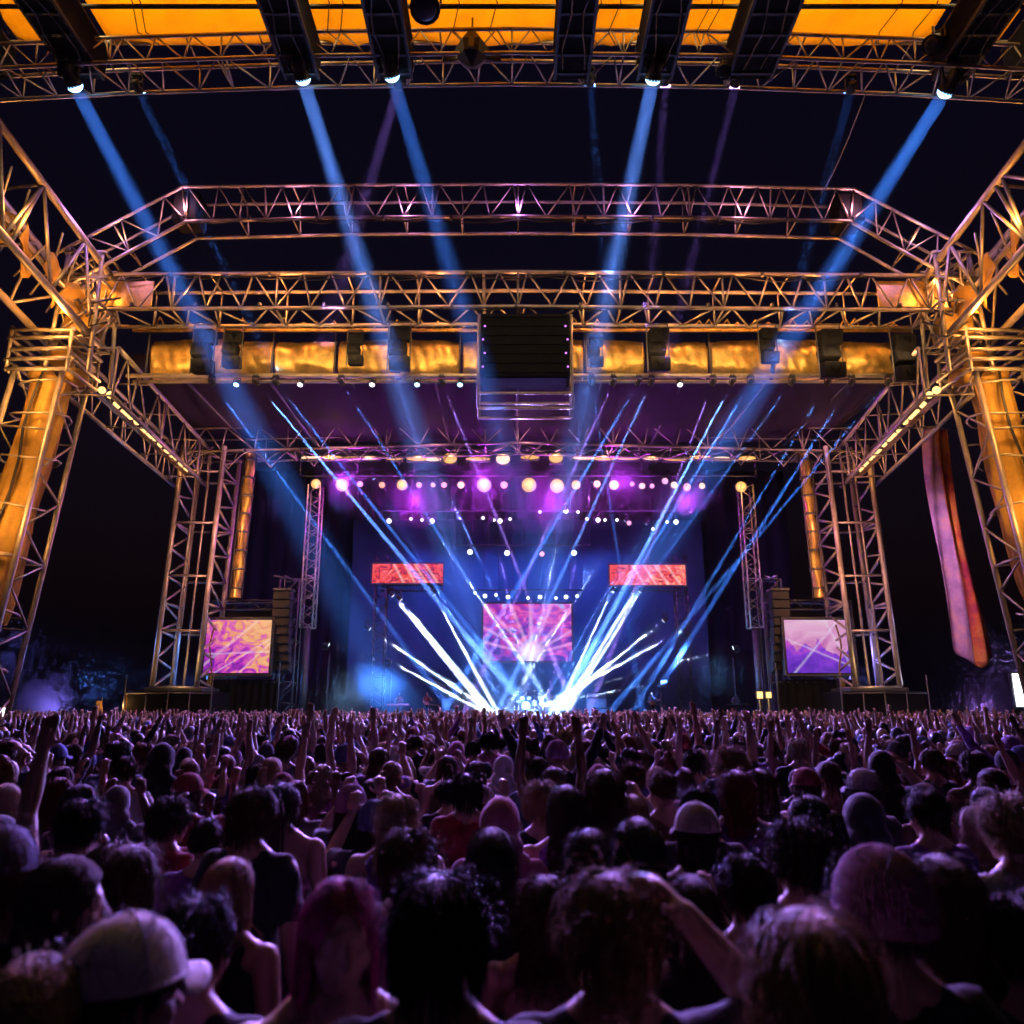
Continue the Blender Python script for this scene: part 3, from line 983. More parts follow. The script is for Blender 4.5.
# ================================================================== stage itself
DX, DZ = 15.0, 1.5
struct(MB().box((XC, 59.5, DZ / 2), (2 * DX, 17.0, DZ), bev=.03), 'stage_deck', M['deck'])
o = thing('stage_skirt', 'black pleated skirt along the stage front behind the crowd', 'stage skirt', (XC, 50.9, 0))
MB().grid(lambda u, v: (XC - DX + 2 * DX * u, 50.92 + .05 * math.sin(u * 400), .02 + 1.46 * v), 400, 2, (0, .03, 0)).build('pleated_cloth', M['matte'], o, smooth=True)
o = thing('backdrop_curtain', 'tall dark curtain closing the back of the stage', 'curtain', (XC, 68.2, 0))
zt = at(518, 470, 68).z
MB().grid(lambda u, v: (XC - 24 + 48 * u, 68.4 + .22 * math.sin(u * 190) + .1 * math.sin(u * 71), .02 + zt * v), 420, 4, (0, .06, 0)).build('pleated_cloth', M['curtain'], o, smooth=True)
o = thing('blue_backcloth', 'blue lit backcloth behind the big star burst screen', 'backcloth', (XC, 66.5, DZ))
xa, xb = at(350, 600, 66.5).x, at(706, 600, 66.5).x
zt = at(518, 520, 66.5).z
MB().grid(lambda u, v: (xa + (xb - xa) * u, 66.5 + .10 * math.sin(u * 60), DZ + .02 + (zt - DZ) * v), 160, 4, (0, .04, 0)).build('pleated_cloth', M['cyc'], o, smooth=True)
for s in (-1, 1):
    side = 'left' if s < 0 else 'right'
    xx = at(381 if s < 0 else 681, 600, 55.5).x
    zt = at(381, 556, 55.5).z
    t = thing('wing_tower', f'dark lattice tower under the outer end of the {side} banner screen', 'truss tower', (xx, 55.5, DZ), 'wing towers on the stage')
    truss(t, [(xx, 55.5, DZ), (xx, 55.5, zt)], .8, .8, .95, .05, .025, up=(1, 0, 0), m='steel')
    xi = at(443 if s < 0 else 610, 600, 55.5).x
    t = thing('wing_bar', f'dark lighting bar under the {side} banner screen', 'lighting bar', ((xx + xi) / 2, 55.5, at(440, 589, 55.5).z), 'lighting bars under the banner screens')
    z = at(440, 588, 55.5).z
    truss(t, [(xx, 55.5, z), (xi, 55.5, z)], .4, .4, .5, .035, .018, m='steel')
# lighting bars over the stage
def bar(x0, x1, py, Y, label):
    a, b = at(x0, py, Y), at(x1, py, Y)
    b.z = a.z
    t = thing('lighting_bar', label, 'lighting bar', (a + b) / 2)
    MB().tube(a, b, .06, 8).build('pipe', M['steel'], t, smooth=True)
    dr = MB()
    n = 8
    for k in range(n + 1):
        p = a.lerp(b, k / n)
        dr.tube(p, V((p.x, p.y, zroof - .3)), .02, 5)
    dr.build('drop_rod', M['steel'], t, smooth=True)
    return a.z


bar(296, 764, 450, 48.9, 'black lighting bar with flat amber lamps close under the mauve truss')
bar(300, 756, 476, 50.4, 'black lighting bar with big round amber and pink lamps')
bar(372, 690, 511, 53.0, 'black lighting bar with tiny white lamps, third bar down')
bar(455, 590, 545, 57.0, 'short black lighting bar with four bluish lamps')
bar(470, 584, 590, 60.8, 'short black bar of small lamps right above the big screen')

# side banner hanging on the right
ba, bb = at(922, 436, 40.0), at(955, 660, 40.0)
zt_, zb_ = ba.z + .4, bb.z
bx0 = at(924, 440, 40).x
o = thing('hanging_banner', 'long pointed banner half violet and half orange, hanging from the right side truss', 'banner', (bx0 + .8, 40, zt_))
for nm, u0, u1, col in (('violet_half', 0, .5, (.40, .20, .40)), ('orange_half', .5, 1, (.48, .11, .06))):
    def fn(u, v, u0=u0, u1=u1):
        U = u0 + (u1 - u0) * u
        w = 1.15 + .75 * (1 - v)
        tip = (.9 * (1 - abs(U - .62) / .62)) * max(0, 1 - v * 9)
        fold = .16 * math.sin(U * 7 + 2.2 * v) + .1 * math.sin(U * 15 - 5 * v) + .25 * math.sin(v * 3)
        return (bx0 + .1 + w * U + .10 * math.sin(v * 6 + U), 40 + fold, zb_ + .5 - tip + (zt_ - zb_ - .5) * v)
    m_ = worn(mat('banner_' + nm, col, .8, spec=.2), 1.1, .55, 1.35, .6, 3)
    rp = [q for q in m_.node_tree.nodes if q.type == 'VALTORGB'][0].color_ramp
    stops = [(.34, (.24, .10, .34)), (.5, (.46, .24, .50)), (.62, (.62, .30, .42))] if nm == 'violet_half' else [(.36, (.34, .03, .10)), (.48, (.55, .10, .05)), (.57, (.66, .26, .06)), (.66, (.50, .07, .16))]
    while len(rp.elements) < len(stops): rp.elements.new(.5)
    for q, (p_, c_) in zip(rp.elements, stops):
        q.position = p_
        q.color = (*c_, 1)
    MB().grid(fn, 18, 60, (0, .015, 0)).build(nm, m_, o, smooth=True)
MB().tube((bx0 - .1, 40, zt_), (bx0 + 2.2, 40, zt_), .05, 8).build('rod', M['steel'], o, smooth=True)
light('SPOT', (bx0 - 5, 34, 12), V((bx0 + .8, 40, 8)) - V((bx0 - 5, 34, 12)), 4200, (.95, .55, .75), None, spot_size=math.radians(75), spot_blend=.8, shadow_soft_size=.2)

# slack guy wire right of the arched truss
a, b = at(866, 92, 21.5), at(820, 196, YC)
MBw = MB().path([a.lerp(b, k / 10) + V((0, 0, -.25 * math.sin(math.pi * k / 10))) for k in range(11)], .022, 5)
w_ = MBw.build('guy_wire', M['steel'], None, loc=(0, 0, 0), smooth=True)
tag(w_, 'thin slack wire from the overhead truss to the arched truss', 'wire')
# ================================================================== people
def ob_color_mat(name, rough, spec=.3, lo=.7, hi=1.15, scale=8.0, bump=.0, sheen=0.0):
    """dyed cloth / hair / skin: the tone comes from each object's own colour"""
    m = mat(name, (.5, .5, .5), rough, 0, spec)
    b = m.node_tree.nodes['Principled BSDF']
    oi = N(m, 'ShaderNodeObjectInfo')
    tc = N(m, 'ShaderNodeTexCoord')
    n = N(m, 'ShaderNodeTexNoise', Scale=scale, Detail=5.0)
    L(m, tc.outputs['Object'], n.inputs['Vector'])
    mr = N(m, 'ShaderNodeMapRange')
    mr.inputs['To Min'].default_value, mr.inputs['To Max'].default_value = lo, hi
    L(m, n.outputs['Fac'], mr.inputs['Value'])
    vm = N(m, 'ShaderNodeVectorMath', operation='SCALE')
    L(m, oi.outputs['Color'], vm.inputs[0])
    L(m, mr.outputs[0], vm.inputs['Scale'])
    L(m, vm.outputs[0], b.inputs['Base Color'])
    if bump:
        n2 = N(m, 'ShaderNodeTexNoise', Scale=scale * 2.5, Detail=3.0)
        L(m, tc.outputs['Object'], n2.inputs['Vector'])
        bp = N(m, 'ShaderNodeBump', Strength=bump, Distance=.02)
        L(m, n2.outputs['Fac'], bp.inputs['Height'])
        L(m, bp.outputs['Normal'], b.inputs['Normal'])
    if sheen: b.inputs['Sheen Weight'].default_value = sheen
    return m


M['skin'] = ob_color_mat('skin', .45, .4, .9, 1.08)
M['skin'].node_tree.nodes['Principled BSDF'].inputs['Subsurface Weight'].default_value = 0.0
M['shirt'] = ob_color_mat('shirt_cloth', .85, .2, .7, 1.15, 7, .5, .15)
M['trouser'] = ob_color_mat('trouser_cloth', .9, .2, .75, 1.1, 9)
M['hair'] = ob_color_mat('hair', .58, .3, .5, 1.3, 45, .6)
M['cap'] = ob_color_mat('cap_cloth', .85, .2, .8, 1.1, 14, .2)


def capsule(mb, p0, p1, r0, r1, n=12):
    """tapered limb with round ends"""
    p0, p1 = V(p0), V(p1)
    d = (p1 - p0)
    if d.length < 1e-5: return
    u = d.normalized()
    pts = [p0 - u * r0 * .98, p0 - u * r0 * .7, p0, p0.lerp(p1, .5), p1, p1 + u * r1 * .7, p1 + u * r1 * .98]
    mb.path(pts, [r0 * .15, r0 * .7, r0, (r0 + r1) / 2, r1, r1 * .7, r1 * .15], n)


def remesh(mb, voxel, smooth=2, ratio=None, name='m'):
    """fuse the shapes into one continuous surface"""
    me = bpy.data.meshes.new('tmp')
    me.from_pydata([tuple(v) for v in mb.v], [], mb.f)
    o = bpy.data.objects.new('tmp', me)
    COL.objects.link(o)
    r = o.modifiers.new('r', 'REMESH')
    r.mode = 'VOXEL'
    r.voxel_size = voxel
    r.use_smooth_shade = True
    if smooth:
        s = o.modifiers.new('s', 'SMOOTH')
        s.iterations = smooth
        s.factor = .5
    if ratio:
        d = o.modifiers.new('d', 'DECIMATE')
        d.ratio = ratio
    dg = bpy.context.evaluated_depsgraph_get()
    ev = o.evaluated_get(dg)
    out = bpy.data.meshes.new_from_object(ev)
    bpy.data.objects.remove(o)
    bpy.data.meshes.remove(me)
    out.name = name
    out.materials.clear()
    return out


def hand(mb, w, d, n, sgn, curl=.5, spread=.2, r=.0085):
    """palm, four unequal fingers in two bends, and a thumb off the side of the palm"""
    d = V(d).normalized()
    n = V(n)
    n = (n - d * n.dot(d)).normalized()
    s = d.cross(n) * sgn
    w = V(w)
    palm = w + d * .05
    R = Matrix((s, d, n)).transposed()
    mb.ell(palm, (.042, .056, .018), 12, 8, R)
    for k, (off, ln) in enumerate(((-.030, .062), (-.010, .076), (.010, .080), (.030, .068))):
        b = w + d * (.088 - .004 * abs(k - 2)) + s * off
        dd = (d + s * (off * 6 * spread)).normalized()
        d1 = (dd * math.cos(curl * .5) + n * math.sin(curl * .5)).normalized()
        d2 = (dd * math.cos(curl * 1.3) + n * math.sin(curl * 1.3)).normalized()
        m1 = b + d1 * ln * .52
        capsule(mb, b - dd * .02, m1, r * 1.08, r, 8)
        capsule(mb, m1, m1 + d2 * ln * .5, r, r * .8, 8)
    t0 = w + d * .025 + s * .030
    t1 = t0 + (d * .6 + s * .75 + n * .3).normalized() * .042
    capsule(mb, t0, t1, r * 1.35, r * 1.1, 8)
    capsule(mb, t1, t1 + (d * .9 + s * .3 + n * .35).normalized() * .032, r * 1.1, r * .85, 8)


SHO = {-1: V((-.185, -.01, 1.425)), 1: V((.185, -.01, 1.425))}
POSES = {   # elbow, wrist, hand direction, palm normal for the right side (mirrored for the left)
    'down': ((.235, -.02, 1.14), (.225, .08, .91), (0, .2, -1), (-1, 0, 0), .5),
    'up': ((.245, .06, 1.70), (.215, .06, 1.955), (-.1, .05, 1), (0, 1, 0), .25),
    'vee': ((.36, .05, 1.63), (.47, .08, 1.86), (.3, .1, 1), (0, 1, 0), .2),
    'bent': ((.33, .10, 1.50), (.24, .20, 1.73), (-.1, .2, 1), (-.6, .6, 0), .5),
    'head': ((.34, .09, 1.45), (.15, .02, 1.665), (-.7, -.1, .7), (-.6, .0, -.5), .8),
    'phone': ((.24, .20, 1.44), (.12, .32, 1.66), (-.1, .1, 1), (-.3, 1, 0), .9),
    'fist': ((.25, .08, 1.69), (.25, .12, 1.94), (0, .1, 1), (0, 1, 0), 1.6),
    'front': ((.25, .06, 1.15), (.10, .27, 1.19), (-.6, .7, .1), (0, 0, -1), .9),
    'strum': ((.27, .0, 1.14), (.06, .25, 1.04), (-.8, .3, -.3), (0, -1, 0), .9),
    'neck': ((.34, .10, 1.20), (.46, .34, 1.24), (.3, .2, 1), (-1, 0, 0), 1.3),
    'drumming': ((.30, .12, 1.18), (.24, .36, 1.12), (0, 1, -.1), (0, 0, -1), 1.4),
}


def arm(mb, side, pose, mode='body', sleeve=.55):
    e, w, hd, pn, curl = POSES[pose]
    f = lambda p: V((p[0] * side, p[1], p[2]))
    s, e, w = SHO[side], f(e), f(w)
    if mode == 'body':
        capsule(mb, s, e, .052, .040)
        capsule(mb, e, e.lerp(w, .35), .040, .043)
        capsule(mb, e.lerp(w, .35), w, .043, .027)
        hand(mb, w, f(hd), f(pn), side, curl)
    else:
        if sleeve <= 1:
            capsule(mb, s + V((-.02 * side, 0, .0)), s.lerp(e, sleeve), .070, .062)
        else:
            capsule(mb, s + V((-.02 * side, 0, 0)), e, .068, .056)
            capsule(mb, e, w.lerp(e, .06), .056, .040)


def body_shapes(fem, pr, pl, legs='stand'):
    mb = MB()
    k = .93 if fem else 1.0
    mb.ell((0, 0, 1.30), (.165 * k, .105, .18), 16, 12)
    mb.ell((0, -.005, 1.12), (.135 * k, .095, .16), 16, 12)
    mb.ell((0, -.01, .97), (.165 if fem else .16, .12, .13), 16, 12)
    capsule(mb, (-.15 * k, -.01, 1.425), (.15 * k, -.01, 1.425), .056, .056)
    for s in (-1, 1):
        capsule(mb, (.13 * s, -.02, 1.43), (.035 * s, -.02, 1.50), .045, .045)
        if fem: mb.ell((.07 * s, .09, 1.28), (.06, .05, .06))
    capsule(mb, (0, -.02, 1.42), (0, -.005, 1.56), .056 * k, .054 * k)
    # head
    mb.ell((0, -.012, 1.645), (.075, .094, .094), 18, 14)
    mb.ell((0, .028, 1.595), (.058, .062, .082), 16, 12)
    mb.ell((0, .060, 1.535), (.028, .026, .022))
    capsule(mb, (0, .084, 1.628), (0, .104, 1.590), .009, .013, 8)
    capsule(mb, (-.034, .074, 1.643), (.034, .074, 1.643), .013, .013, 8)
    capsule(mb, (-.018, .087, 1.560), (.018, .087, 1.560), .007, .007, 8)
    for s in (-1, 1):
        mb.ell((.031 * s, .077, 1.624), (.014, .010, .008))
        mb.ell((.077 * s, -.01, 1.612), (.010, .022, .031), 10, 8, Matrix.Rotation(.25 * s, 3, 'Z'))
        mb.ell((.040 * s, .05, 1.590), (.024, .03, .026))
        if legs == 'stand':
            capsule(mb, (.088 * s, -.01, .93), (.10 * s, .01, .50), .088, .056)
            capsule(mb, (.10 * s, .01, .50), (.10 * s, -.01, .36), .055, .056)
            capsule(mb, (.10 * s, -.01, .36), (.105 * s, -.02, .09), .056, .038)
            mb.ell((.112 * s, .045, .042), (.045, .125, .042), 12, 8)
        else:
            capsule(mb, (.10 * s, .0, .93), (.20 * s, .40, .90), .085, .058)
            capsule(mb, (.20 * s, .40, .90), (.20 * s, .38, .54), .055, .04)
            mb.ell((.21 * s, .44, .50), (.045, .125, .042), 12, 8)
    arm(mb, 1, pr)
    arm(mb, -1, pl)
    return mb


def shirt_shapes(fem, pr, pl, kind):
    mb = MB()
    k = .95 if fem else 1.02
    if kind == 'strapless':
        mb.ell((0, 0, 1.24), (.172 * k, .120, .13), 16, 10)
    else:
        mb.ell((0, 0, 1.29), (.178 * k, .122, .185), 18, 12)
    mb.ell((0, -.002, 1.12), (.155 * k, .115, .17), 16, 12)
    mb.ell((0, -.008, .99), (.176, .132, .12), 16, 12)
    if fem:
        for s in (-1, 1): mb.ell((.07 * s, .092, 1.28), (.068, .058, .066))
    if kind in ('tee', 'long'):
        capsule(mb, (-.155 * k, -.012, 1.418), (.155 * k, -.012, 1.418), .068, .068)
        for s in (-1, 1): capsule(mb, (.13 * s, -.02, 1.425), (.075 * s, -.02, 1.468), .054, .050)
        for s, p in ((1, pr), (-1, pl)): arm(mb, s, p, 'cloth', .58 if kind == 'tee' else 2)
    elif kind == 'tank':
        for s in (-1, 1): capsule(mb, (.10 * s, .03, 1.36), (.095 * s, -.05, 1.44), .052, .046)
    return mb


def folds(me, amp, f):
    n = len(me.vertices)
    co = np.empty(n * 3)
    me.vertices.foreach_get('co', co)
    co = co.reshape(-1, 3)
    no = np.empty(n * 3)
    me.vertex_normals.foreach_get('vector', no)
    no = no.reshape(-1, 3)
    h = np.sin(co[:, 0] * f + 3 * np.sin(co[:, 2] * f * .45)) * np.sin(co[:, 2] * f * .6 + 2 * np.sin(co[:, 1] * f * .7)) + .5 * np.sin(co[:, 2] * f * 1.7 + co[:, 0] * f)
    co += no * (h * amp)[:, None]
    me.vertices.foreach_set('co', co.ravel())
    me.update()


HC = V((0, -.012, 1.648))


def hair_mesh(name, n, length, lift, wave=0.0, r=.0042, side_part=0.0, messy=0.0, spread=1.0, bun=None, tail=False, front=.9, seed=1, segs=8):
    """a scalp cap of hair and a few hundred locks combed out from the crown"""
    rr = random.Random(seed)
    mb = MB()
    A = (.079, .099, .099)

    def on(th, ph, k=1.0, up=0.0):
        return HC + V((A[0] * k * math.sin(th) * math.sin(ph), A[1] * k * math.sin(th) * math.cos(ph), A[2] * k * math.cos(th)))
    # cap: covers the crown, back and sides, leaves the face free (phi 0 looks forward)
    nu, nv = 28, 10
    lim = lambda ph: math.radians(62 + 58 * (0.5 - 0.5 * math.cos(ph)) ** .7)
    mb.grid(lambda u, v: on(max(.02, lim(2 * math.pi * u) * v), 2 * math.pi * u, 1.012), nu, nv)
    for i in range(n):
        ph = rr.uniform(0, 2 * math.pi)
        fz = .5 - .5 * math.cos(ph)
        t0 = lim(ph) * rr.uniform(.0, .97) ** .62
        L_ = length * rr.uniform(.75, 1.12)
        lf = lift * rr.uniform(.4, 1.25)
        th = t0
        pts = []
        p = on(th, ph, 1.045)
        ph0 = ph
        step = L_ / (segs - 1)
        drop = math.radians(96)
        if front < 1 and math.cos(ph) > .25: L_ *= front
        wph = rr.uniform(0, 6.28)
        dirx = rr.uniform(-1, 1) * messy
        vel = None
        for q in range(segs):
            pts.append(p.copy())
            s = q / (segs - 1)
            if th < drop:
                th += step / .098
                c = math.cos(ph)
                if c > .1: ph += (1 if math.sin(ph) > 0 else -1) * (.62 if length > .2 else .30) * c
                ph += dirx * .12
                q_ = on(th, ph, 1.045 + (lf / .09) * (1 - (1 - min(1, s * 2.2)) ** 2) * .9)
                p = q_ + V((0, 0, messy * .012 * math.sin(s * 5 + wph)))
            else:
                out = V((math.sin(ph), math.cos(ph), 0))
                p = p + V((0, 0, -step)) + out * (step * .10 * spread * (1 - s)) + V((0, -step * .05, 0))
                if wave: p = p + V((math.cos(ph), -math.sin(ph), 0)) * (wave * math.sin(s * 11 + wph)) + out * wave * .5 * math.cos(s * 11 + wph)
                # rest on shoulders and back
                if p.z < 1.47:
                    bx = p.x / .20
                    by = (p.y + .01) / .135
                    if bx * bx + by * by < 1: p.y = -.01 + (-1 if p.y < .03 else 1) * .135 * math.sqrt(max(.02, 1 - min(1, bx * bx)))
        rad = [r * (1.0 - .75 * (k / (segs - 1)) ** 1.6) * rr.uniform(.85, 1.2) for k in range(segs)]
        mb.path(pts, rad, 4)
    if bun:
        c = HC + V(bun)
        mb.ell(c, (.045, .045, .042), 12, 9)
        for k in range(40):
            a, b = rr.uniform(0, 6.28), rr.uniform(-1, 1)
            f = lambda t: c + V((math.cos(a + t) * .047, math.sin(a + t) * .047 * math.cos(b), math.sin(a + t) * .045 * math.sin(b)))
            mb.path([f(t * .3) for t in range(6)], .004, 4)
    if tail:
        for k in range(90):
            x, y = rr.gauss(0, .012), rr.gauss(0, .01)
            l2 = rr.uniform(.26, .36)
            mb.path([HC + V((x * .4, -.085, .03)), HC + V((x, -.135 + y, .02)), HC + V((x * 1.6, -.155 + y, -.08)), HC + V((x * 2.0, -.150 + y, -.08 - l2 * .5)), HC + V((x * 1.5, -.14 + y, -.08 - l2))], [.005, .006, .006, .005, .002], 4)
    me = bpy.data.meshes.new(name)
    me.from_pydata([tuple(v) for v in mb.v], [], mb.f)
    me.polygons.foreach_set('use_smooth', [True] * len(me.polygons))
    me.materials.append(M['hair'])
    me.update()
    return me


HAIR = {
    'short': hair_mesh('short_hair', 620, .055, .012, messy=.3, r=.0036, front=.8, seed=1, segs=5),
    'tousled': hair_mesh('tousled_hair', 600, .085, .026, messy=1.2, r=.0034, front=.9, seed=2, segs=6),
    'swept': hair_mesh('swept_hair', 620, .11, .018, messy=.5, r=.0034, seed=9, segs=6),
    'bob': hair_mesh('bob_hair', 640, .23, .014, r=.0034, seed=3),
    'long straight': hair_mesh('long_hair', 700, .50, .010, r=.0034, spread=.6, seed=4, segs=10),
    'long wavy': hair_mesh('wavy_hair', 700, .46, .018, wave=.009, r=.0035, seed=5, segs=14),
    'tied': hair_mesh('tied_hair', 330, .10, .003, r=.0045, bun=(0, -.06, .105), seed=6, segs=6),
    'ponytailed': hair_mesh('ponytail_hair', 330, .11, .003, r=.0045, tail=True, seed=7, segs=6),
    'cropped': hair_mesh('cropped_hair', 300, .018, .003, r=.004, seed=8, segs=3),
}
# the nearest heads: finer and many more locks, with some flying loose
def fine(name, n, length, lift, **kw):
    kw['r'] = kw.get('r', .0034) * .5
    a = hair_mesh(name, int(n * 2.4), length, lift, **kw)
    kw.update(seed=kw.get('seed', 1) + 50, messy=2.2, r=.0011)
    kw.pop('bun', None); kw.pop('tail', None)
    b = hair_mesh(name, 110, length * .9, lift * 2.6 + .012, **kw)
    bm = bmesh.new()
    bm.from_mesh(a)
    bm.from_mesh(b)
    bm.to_mesh(a)
    bm.free()
    bpy.data.meshes.remove(b)
    a.polygons.foreach_set('use_smooth', [True] * len(a.polygons))
    return a


FINE = {
    'short': fine('fine_short_hair', 620, .055, .012, messy=.3, r=.0036, front=.8, seed=1, segs=5),
    'tousled': fine('fine_tousled_hair', 600, .085, .026, messy=1.2, front=.9, seed=2, segs=6),
    'swept': fine('fine_swept_hair', 620, .11, .018, messy=.5, seed=9, segs=6),
    'bob': fine('fine_bob_hair', 640, .23, .014, seed=3),
    'long straight': fine('fine_long_hair', 700, .50, .010, spread=.6, seed=4, segs=10),
    'long wavy': fine('fine_wavy_hair', 700, .46, .018, wave=.009, seed=5, segs=14),
    'tied': fine('fine_tied_hair', 500, .10, .003, bun=(0, -.06, .105), seed=6, segs=6),
    'ponytailed': fine('fine_ponytail_hair', 500, .11, .003, tail=True, seed=7, segs=6),
    'cropped': fine('fine_cropped_hair', 500, .018, .003, seed=8, segs=3),
}
HEADWEAR = {}
mb = MB()
mb.grid(lambda u, v: HC + V((.098 * math.sin(max(.01, v * 1.62)) * math.sin(2 * math.pi * u), .118 * math.sin(max(.01, v * 1.62)) * math.cos(2 * math.pi * u), .010 + .116 * math.cos(max(.01, v * 1.62)))), 28, 10)
mb.grid(lambda u, v: HC + V(((u - .5) * .165, .085 + .085 * v * math.sqrt(max(0, 1 - (2 * u - 1) ** 2 * .9)), .012 - .012 * v - .03 * (2 * u - 1) ** 2)), 14, 5, (0, 0, .005))
mb.ell(HC + V((0, 0, .127)), (.008, .008, .005))
for k in range(6):
    a = math.pi * (k + .5) / 3
    mb.path([HC + V((.0985 * math.sin(t) * math.sin(a), .1185 * math.sin(t) * math.cos(a), .010 + .1165 * math.cos(t))) for t in [.05 + 1.5 * q / 10 for q in range(11)]], .0018, 4)
mb.path([HC + V((.099 * math.sin(a), .119 * math.cos(a), .010)) for a in [2 * math.pi * q / 28 for q in range(29)]], .004, 4)
me = bpy.data.meshes.new('cap')
me.from_pydata([tuple(v) for v in mb.v], [], mb.f)
me.polygons.foreach_set('use_smooth', [True] * len(me.polygons))
me.materials.append(M['cap'])
HEADWEAR['cap'] = me
mb = MB()
mb.grid(lambda u, v: HC + V((.097 * math.sin(max(.01, v * 1.75)) * math.sin(2 * math.pi * u), .118 * math.sin(max(.01, v * 1.75)) * math.cos(2 * math.pi * u), .006 + .120 * math.cos(max(.01, v * 1.75)))) * (1 + .012 * math.sin(2 * math.pi * u * 44) * min(1, v * 3)), 176, 22)
mb.grid(lambda u, v: HC + V((.0995 * math.sin(2 * math.pi * u), .121 * math.cos(2 * math.pi * u), -.03 + .035 * v + .012 * math.cos(2 * math.pi * u))), 40, 3)
me = bpy.data.meshes.new('knit_hat')
me.from_pydata([tuple(v) for v in mb.v], [], mb.f)
me.polygons.foreach_set('use_smooth', [True] * len(me.polygons))
me.materials.append(M['cap'])
HEADWEAR['knit hat'] = me
mb = MB()
mb.ell(HC + V((0, -.018, .0)), (.100, .122, .122), 20, 14)
mb.ell(HC + V((0, -.05, -.10)), (.115, .10, .09), 18, 12)
capsule(mb, (-.09, -.03, 1.46), (.09, -.03, 1.46), .07, .07)
hm = remesh(mb, .012, 2, None, 'hood')
hm.materials.append(M['shirt'])
co = np.empty(len(hm.vertices) * 3); hm.vertices.foreach_get('co', co); co = co.reshape(-1, 3)
front = (co[:, 1] > .045) & (co[:, 2] > 1.50)
co[front, 1] = .045 + (co[front, 1] - .045) * -.4
hm.vertices.foreach_set('co', co.ravel()); hm.update(); folds(hm, .003, 30)
HEADWEAR['hood'] = hm

# body kinds: (feminine, right arm, left arm, top)
KINDS = {
    'm_down': (0, 'down', 'down', 'tee'), 'f_down': (1, 'down', 'down', 'tank'), 'f_bare': (1, 'down', 'front', 'strapless'), 'm_jacket': (0, 'down', 'front', 'long'),
    'm_up': (0, 'up', 'vee', 'tee'), 'f_up': (1, 'up', 'up', 'tank'), 'm_right': (0, 'fist', 'down', 'tee'), 'f_left': (1, 'down', 'up', 'tank'),
    'm_reach': (0, 'down', 'up', 'tank'), 'm_vee': (0, 'vee', 'vee', 'long'), 'f_vee': (1, 'vee', 'bent', 'tank'), 'f_phone': (1, 'phone', 'phone', 'tee'), 'm_head': (0, 'head', 'down', 'tee'), 'm_left': (0, 'down', 'vee', 'tee'),
}
STAGE_KINDS = {'singer': (0, 'phone', 'vee', 'tee'), 'guitarist': (0, 'strum', 'neck', 'tee'), 'drummer': (0, 'drumming', 'drumming', 'tee'), 'keyboardist': (0, 'drumming', 'front', 'long')}
ARMTXT = {'m_down': 'arms down', 'f_down': 'arms down', 'f_bare': 'bare shoulders', 'm_jacket': 'arms folded low', 'm_up': 'both arms up', 'f_up': 'both arms straight up', 'm_right': 'right fist raised', 'f_left': 'left arm raised',
      'm_reach': 'left arm straight up', 'm_vee': 'arms spread high', 'f_vee': 'one arm bent high', 'f_phone': 'hands held up front', 'm_head': 'hand on head', 'm_left': 'left arm thrown up'}
BODY, SHIRT, TROUSER = {}, {}, {}
for k, (fem, pr, pl, top_) in {**KINDS, **STAGE_KINDS}.items():
    legs = 'sit' if k == 'drummer' else 'stand'
    b = remesh(body_shapes(fem, pr, pl, legs), .0095, 2, .55, 'body_' + k)
    b.materials.append(M['skin'])
    BODY[k] = b
    s = remesh(shirt_shapes(fem, pr, pl, top_), .013, 3, None, 'top_' + k)
    folds(s, .0045, 34)
    s.materials.append(M['shirt'])
    SHIRT[k] = s
for key in ('m', 'f', 'sit'):
    mb = MB()
    mb.ell((0, -.01, .95), (.172, .130, .115), 16, 10)
    for s in (-1, 1):
        if key == 'sit':
            capsule(mb, (.10 * s, .0, .93), (.20 * s, .40, .90), .096, .070)
            capsule(mb, (.20 * s, .40, .90), (.20 * s, .38, .58), .066, .055)
            mb.ell((.21 * s, .44, .50), (.052, .135, .050), 12, 8)
        else:
            capsule(mb, (.088 * s, -.01, .92), (.10 * s, .01, .50), .098, .068)
            capsule(mb, (.10 * s, .01, .50), (.105 * s, -.02, .12), .066, .055)
            mb.ell((.112 * s, .045, .046), (.052, .135, .046), 12, 8)
    t_ = remesh(mb, .016, 2, None, 'trousers_' + key)
    folds(t_, .004, 26)
    t_.materials.append(M['trouser'])
    TROUSER[key] = t_

SKINS = [(.40, .24, .17), (.34, .19, .13), (.25, .14, .09), (.14, .075, .05), (.45, .29, .22)]
HAIRC = {'black': (.016, .014, .016), 'dark': (.04, .026, .02), 'brown': (.085, .048, .028), 'fair': (.32, .20, .10), 'blond': (.45, .33, .19), 'reddish': (.16, .045, .02), 'magenta': (.42, .05, .17)}  # the magenta entry has pink stage light painted into the hair colour
SHIRTC = {'black': (.015, .015, .018), 'dark': (.03, .03, .045), 'grey': (.16, .16, .17), 'white': (.62, .60, .62), 'red': (.30, .03, .04), 'blue': (.05, .09, .28), 'violet': (.16, .06, .26), 'pink': (.45, .16, .28), 'denim': (.10, .15, .26), 'brown': (.12, .07, .045)}


def put(o_data, name, parent, col):
    o = bpy.data.objects.new(name, o_data)
    COL.objects.link(o)
    o.parent = parent
    o.color = (*col, 1)
    return o


